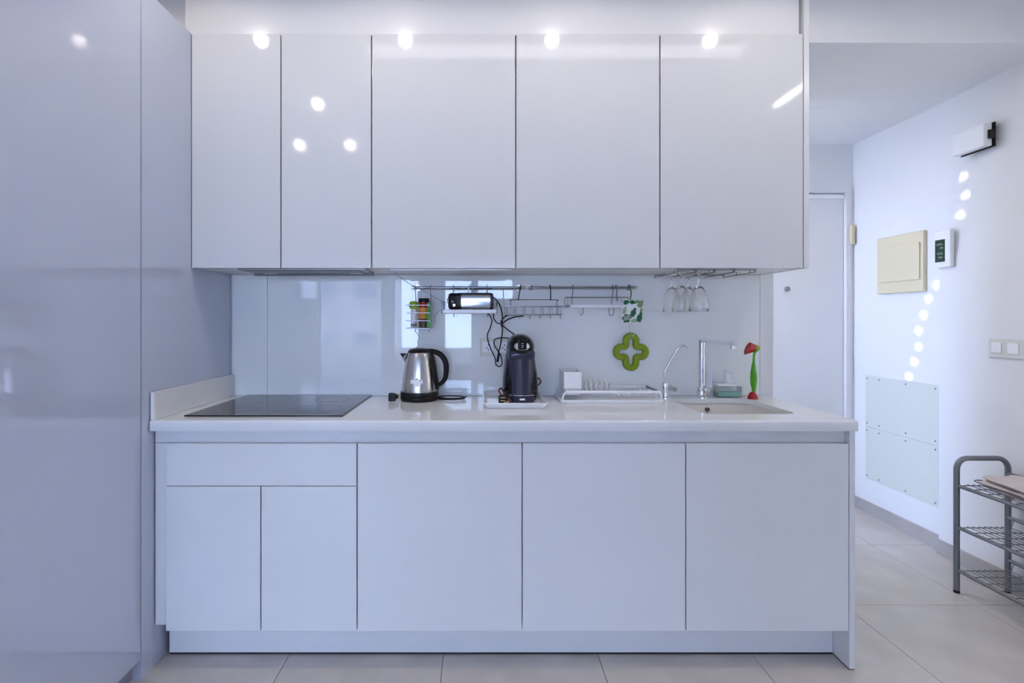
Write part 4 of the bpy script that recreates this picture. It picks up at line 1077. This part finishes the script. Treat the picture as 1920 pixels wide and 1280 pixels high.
def wine_glass(x, y, label):
    zb = zr0 + 0.0025           # foot rests on the rails, bowl hangs down
    t = thing('wine_glass', label, 'wine glass', (x, y, zb-0.168), 'wine glasses hanging upside down in the rack')
    out = [(0.0005,0.004),(0.010,0.0040),(0.030,0.0012),(0.0315,0.0004),(0.0315,-0.0004),(0.020,-0.0012),(0.008,-0.004),(0.0045,-0.012),(0.0042,-0.030),(0.0055,-0.050),(0.0085,-0.056),(0.018,-0.066),(0.028,-0.085),(0.034,-0.108),(0.0375,-0.135),(0.0388,-0.166),(0.0384,-0.168),
           (0.0376,-0.166),(0.0363,-0.135),(0.0327,-0.108),(0.0267,-0.086),(0.0168,-0.068),(0.006,-0.0605),(0.0005,-0.0595)]
    MB().lathe(out, (x,y,zb), 'Z', 40).build('glass', WINEG, t, ang=60)
wine_glass(0.8705, 2.235, 'front left wine glass hanging upside down in the rack')
wine_glass(0.949, 2.235, 'front right wine glass hanging upside down in the rack')
wine_glass(0.8705, 2.345, 'rear left wine glass hanging upside down in the rack')
wine_glass(0.949, 2.345, 'rear right wine glass hanging upside down in the rack')

# ------------------------------------------------------------------ things on the right wall
t = thing('fuse_box', 'cream wall-mounted fuse box with hinged cover on the corridor wall', 'fuse box', (XRF, 3.1, 1.436))
MB().box(XRF-0.022, XRF-0.0005, 2.926, 3.266, 1.436, 1.786, 0.003).build('frame', CREAM, t)
MB().box(XRF-0.030, XRF-0.0222, 2.945, 3.248, 1.506, 1.722, 0.002).build('cover', CREAM, t)
t = thing('thermostat', 'white wall thermostat with dark display', 'thermostat', (XR, 2.755, 1.555))
MB().box(XR-0.024, XR-0.0005, 2.706, 2.803, 1.556, 1.756, 0.004).build('case', WHITEP, t)
MB().box(XR-0.0252, XR-0.0242, 2.736, 2.795, 1.585, 1.705, 0.0005).build('display', SCREEN, t)
for k, (ya, yb, za) in enumerate(((2.748,2.785,1.675),(2.745,2.765,1.655),(2.748,2.782,1.625),(2.750,2.775,1.605))):
    MB().box(XR-0.0256, XR-0.0253, ya, yb, za, za+0.010).build('display_segment', LCDT, t)
t = thing('alarm_box', 'white alarm box with black edge high on the right wall', 'alarm box', (XR, 2.57, 2.12))
MB().box(XR-0.006, XR-0.0005, 2.488, 2.665, 2.118, 2.238, 0.001).build('back_plate', BLK, t)
MB().box(XR-0.048, XR-0.0062, 2.500, 2.668, 2.124, 2.236, 0.004).build('cover', WHITEP, t)
MB().box(XR-0.030, XR-0.0062, 2.488, 2.4998, 2.158, 2.200, 0.001).build('cable_notch', BLK, t)
def access(z0, z1, label):
    t = thing('access_panel', label, 'access panel', (XRF, 3.1, z0), 'screwed access panels on the corridor wall')
    MB().box(XRF-0.005, XRF-0.0003, 2.846, 3.388, z0, z1, 0.001, 1).build('board', OFFW, t)
    for px in (1627, 1649.5, 1699.5, 1755.5):
        y = XRF*F_PX/(px-VPX)
        for z in (z0+0.022, z1-0.022):
            MB().lathe([(0.0003,-0.0022),(0.0045,-0.0018),(0.0055,0.0)], (XRF-0.0052, y, z), 'X', 10).build('screw', GREYP, t)
access(0.5715, 0.909, 'upper pale screwed access panel on the corridor wall')
access(0.226, 0.5685, 'lower pale screwed access panel just above the skirting')
t = thing('light_switch', 'pale double light switch above the shoe rack', 'light switch', (XR, 2.42, 1.09))
MB().box(XR-0.010, XR-0.0005, 2.335, 2.516, 1.091, 1.181, 0.003).build('plate', OFFW, t)
for a, b in ((2.450,2.498),(2.372,2.422)):
    MB().box(XR-0.0145, XR-0.0102, a, b, 1.113, 1.164, 0.002).build('rocker', WHITEP, t)

# ------------------------------------------------------------------ shoe rack with folded cloth
FX, BXk, YE, YN = 2.222, 2.462, 2.395, 1.745
t = thing('shoe_rack', 'grey metal three-tier shoe rack against the right wall', 'shoe rack', ((FX+BXk)/2, 2.07, 0))
def end_frame(y, name):
    r = 0.05; pts = [(FX,y,0.003),(FX,y,0.30),(FX,y,0.627-r)]
    for k in range(1, 7): a = PI - PI/2*k/6; pts.append((FX+r+r*math.cos(a), y, 0.627-r+r*math.sin(a)))
    for k in range(0, 7): a = PI/2 - PI/2*k/6; pts.append((BXk-r+r*math.cos(a), y, 0.627-r+r*math.sin(a)))
    pts += [(BXk,y,0.30),(BXk,y,0.003)]
    MB().tube(pts, 0.0118, 14).build(name, RACKM, t)
    for x in (FX, BXk):
        MB().lathe([(0.0005,0),(0.0125,0),(0.0125,0.012),(0.0005,0.012)], (x,y,0.0), 'Z', 14).build('foot_cap', BLK, t)
end_frame(YE, 'end_frame'); end_frame(YN, 'end_frame')
wsrc = lsrc = None
for zf, zb in ((0.499, 0.556), (0.3045, 0.352), (0.105, 0.152)):
    MB().tube([(FX+0.004,YE,zf),(FX+0.004,YN,zf)], 0.0085, 10).build('front_rail', RACKM, t)
    MB().tube([(BXk-0.002,YE,zb),(BXk-0.002,YN,zb)], 0.0085, 10).build('back_rail', RACKM, t)
    zw = zf+0.0095; xb_ = BXk-0.016
    k = 0; y = 2.364
    while y > YN+0.02:
        MB().tube([(FX+0.002,y,zw),(xb_,y,zw),(xb_+0.010,y,zb-0.004)], 0.0022, 6).build('shelf_wire', RACKM, t)
        y -= 0.058
    for k in range(8):
        x = FX+0.026 + 0.0265*k
        MB().tube([(x,2.37,zw+0.003),(x,YN+0.02,zw+0.003)], 0.0019, 6).build('shelf_wire', RACKM, t)
# folded cloth
t = thing('folded_towel', 'beige folded cloth lying on the top tier of the shoe rack', 'towel', (2.35, 2.15, 0.512))
def fold(x0, x1, y0, y1, z0, z1, name, wav, seed):
    rnd = random.Random(seed); NX, NY = 14, 16; top, bot = [], []
    for i in range(NX+1):
        for j in range(NY+1):
            u, v = i/NX, j/NY
            ex = 0.5*min(1, min(u, 1-u)*9); ey = min(1, min(v, 1-v)*9)
            e = math.sqrt(max(0, 1-(1-min(1,min(u,1-u)*8))**2))*math.sqrt(max(0, 1-(1-min(1,min(v,1-v)*8))**2))
            w = wav*(math.sin(u*6+seed)+math.sin(v*8+seed*2)+0.6*math.sin((u+v)*11+seed))
            a_, b_ = 2*u-1, 2*v-1
            a_, b_ = a_*(1-0.13*b_**6), b_*(1-0.13*a_**6)
            x = (x0+x1)/2+(x1-x0)/2*a_ + 0.006*math.sin(v*7+seed); y = (y0+y1)/2+(y1-y0)/2*b_ + 0.006*math.sin(u*6+seed)
            zm = (z0+z1)/2
            top.append((x, y, zm+(z1-zm)*e + w*e)); bot.append((x, y, zm-(zm-z0)*e))
    n = (NX+1)*(NY+1); fs = []
    for i in range(NX):
        for j in range(NY):
            a = i*(NY+1)+j; b = a+1; c = a+NY+2; d = a+NY+1
            fs += [(a,b,c,d), (n+a,n+d,n+c,n+b)]
    edge = [i*(NY+1) for i in range(NX+1)] + [NX*(NY+1)+j for j in range(1,NY+1)] + [i*(NY+1)+NY for i in range(NX-1,-1,-1)] + [j for j in range(NY-1,0,-1)]
    for k in range(len(edge)):
        a, b = edge[k], edge[(k+1) % len(edge)]; fs.append((a, b, n+b, n+a))
    mb = MB(); mb.add(top+bot, fs); mb.curved = True
    return mb.build(name, TOWEL, t, ang=80)
fold(2.262, 2.44, 1.98, 2.340, 0.5125, 0.528, 'lower_fold', 0.0010, 1.0)
fold(2.248, 2.425, 2.00, 2.352, 0.529, 0.546, 'middle_fold', 0.0016, 3.1)
fold(2.256, 2.44, 1.99, 2.335, 0.547, 0.573, 'upper_fold', 0.0030, 2.3)
hm = MB().tube(spline([(2.30,2.350,0.5375),(2.27,2.352,0.5375),(2.2465,2.32,0.5375),(2.2465,2.20,0.5375),(2.2475,2.05,0.5375)], 6), 0.0022, 6).build('hem', TRIMD, t)
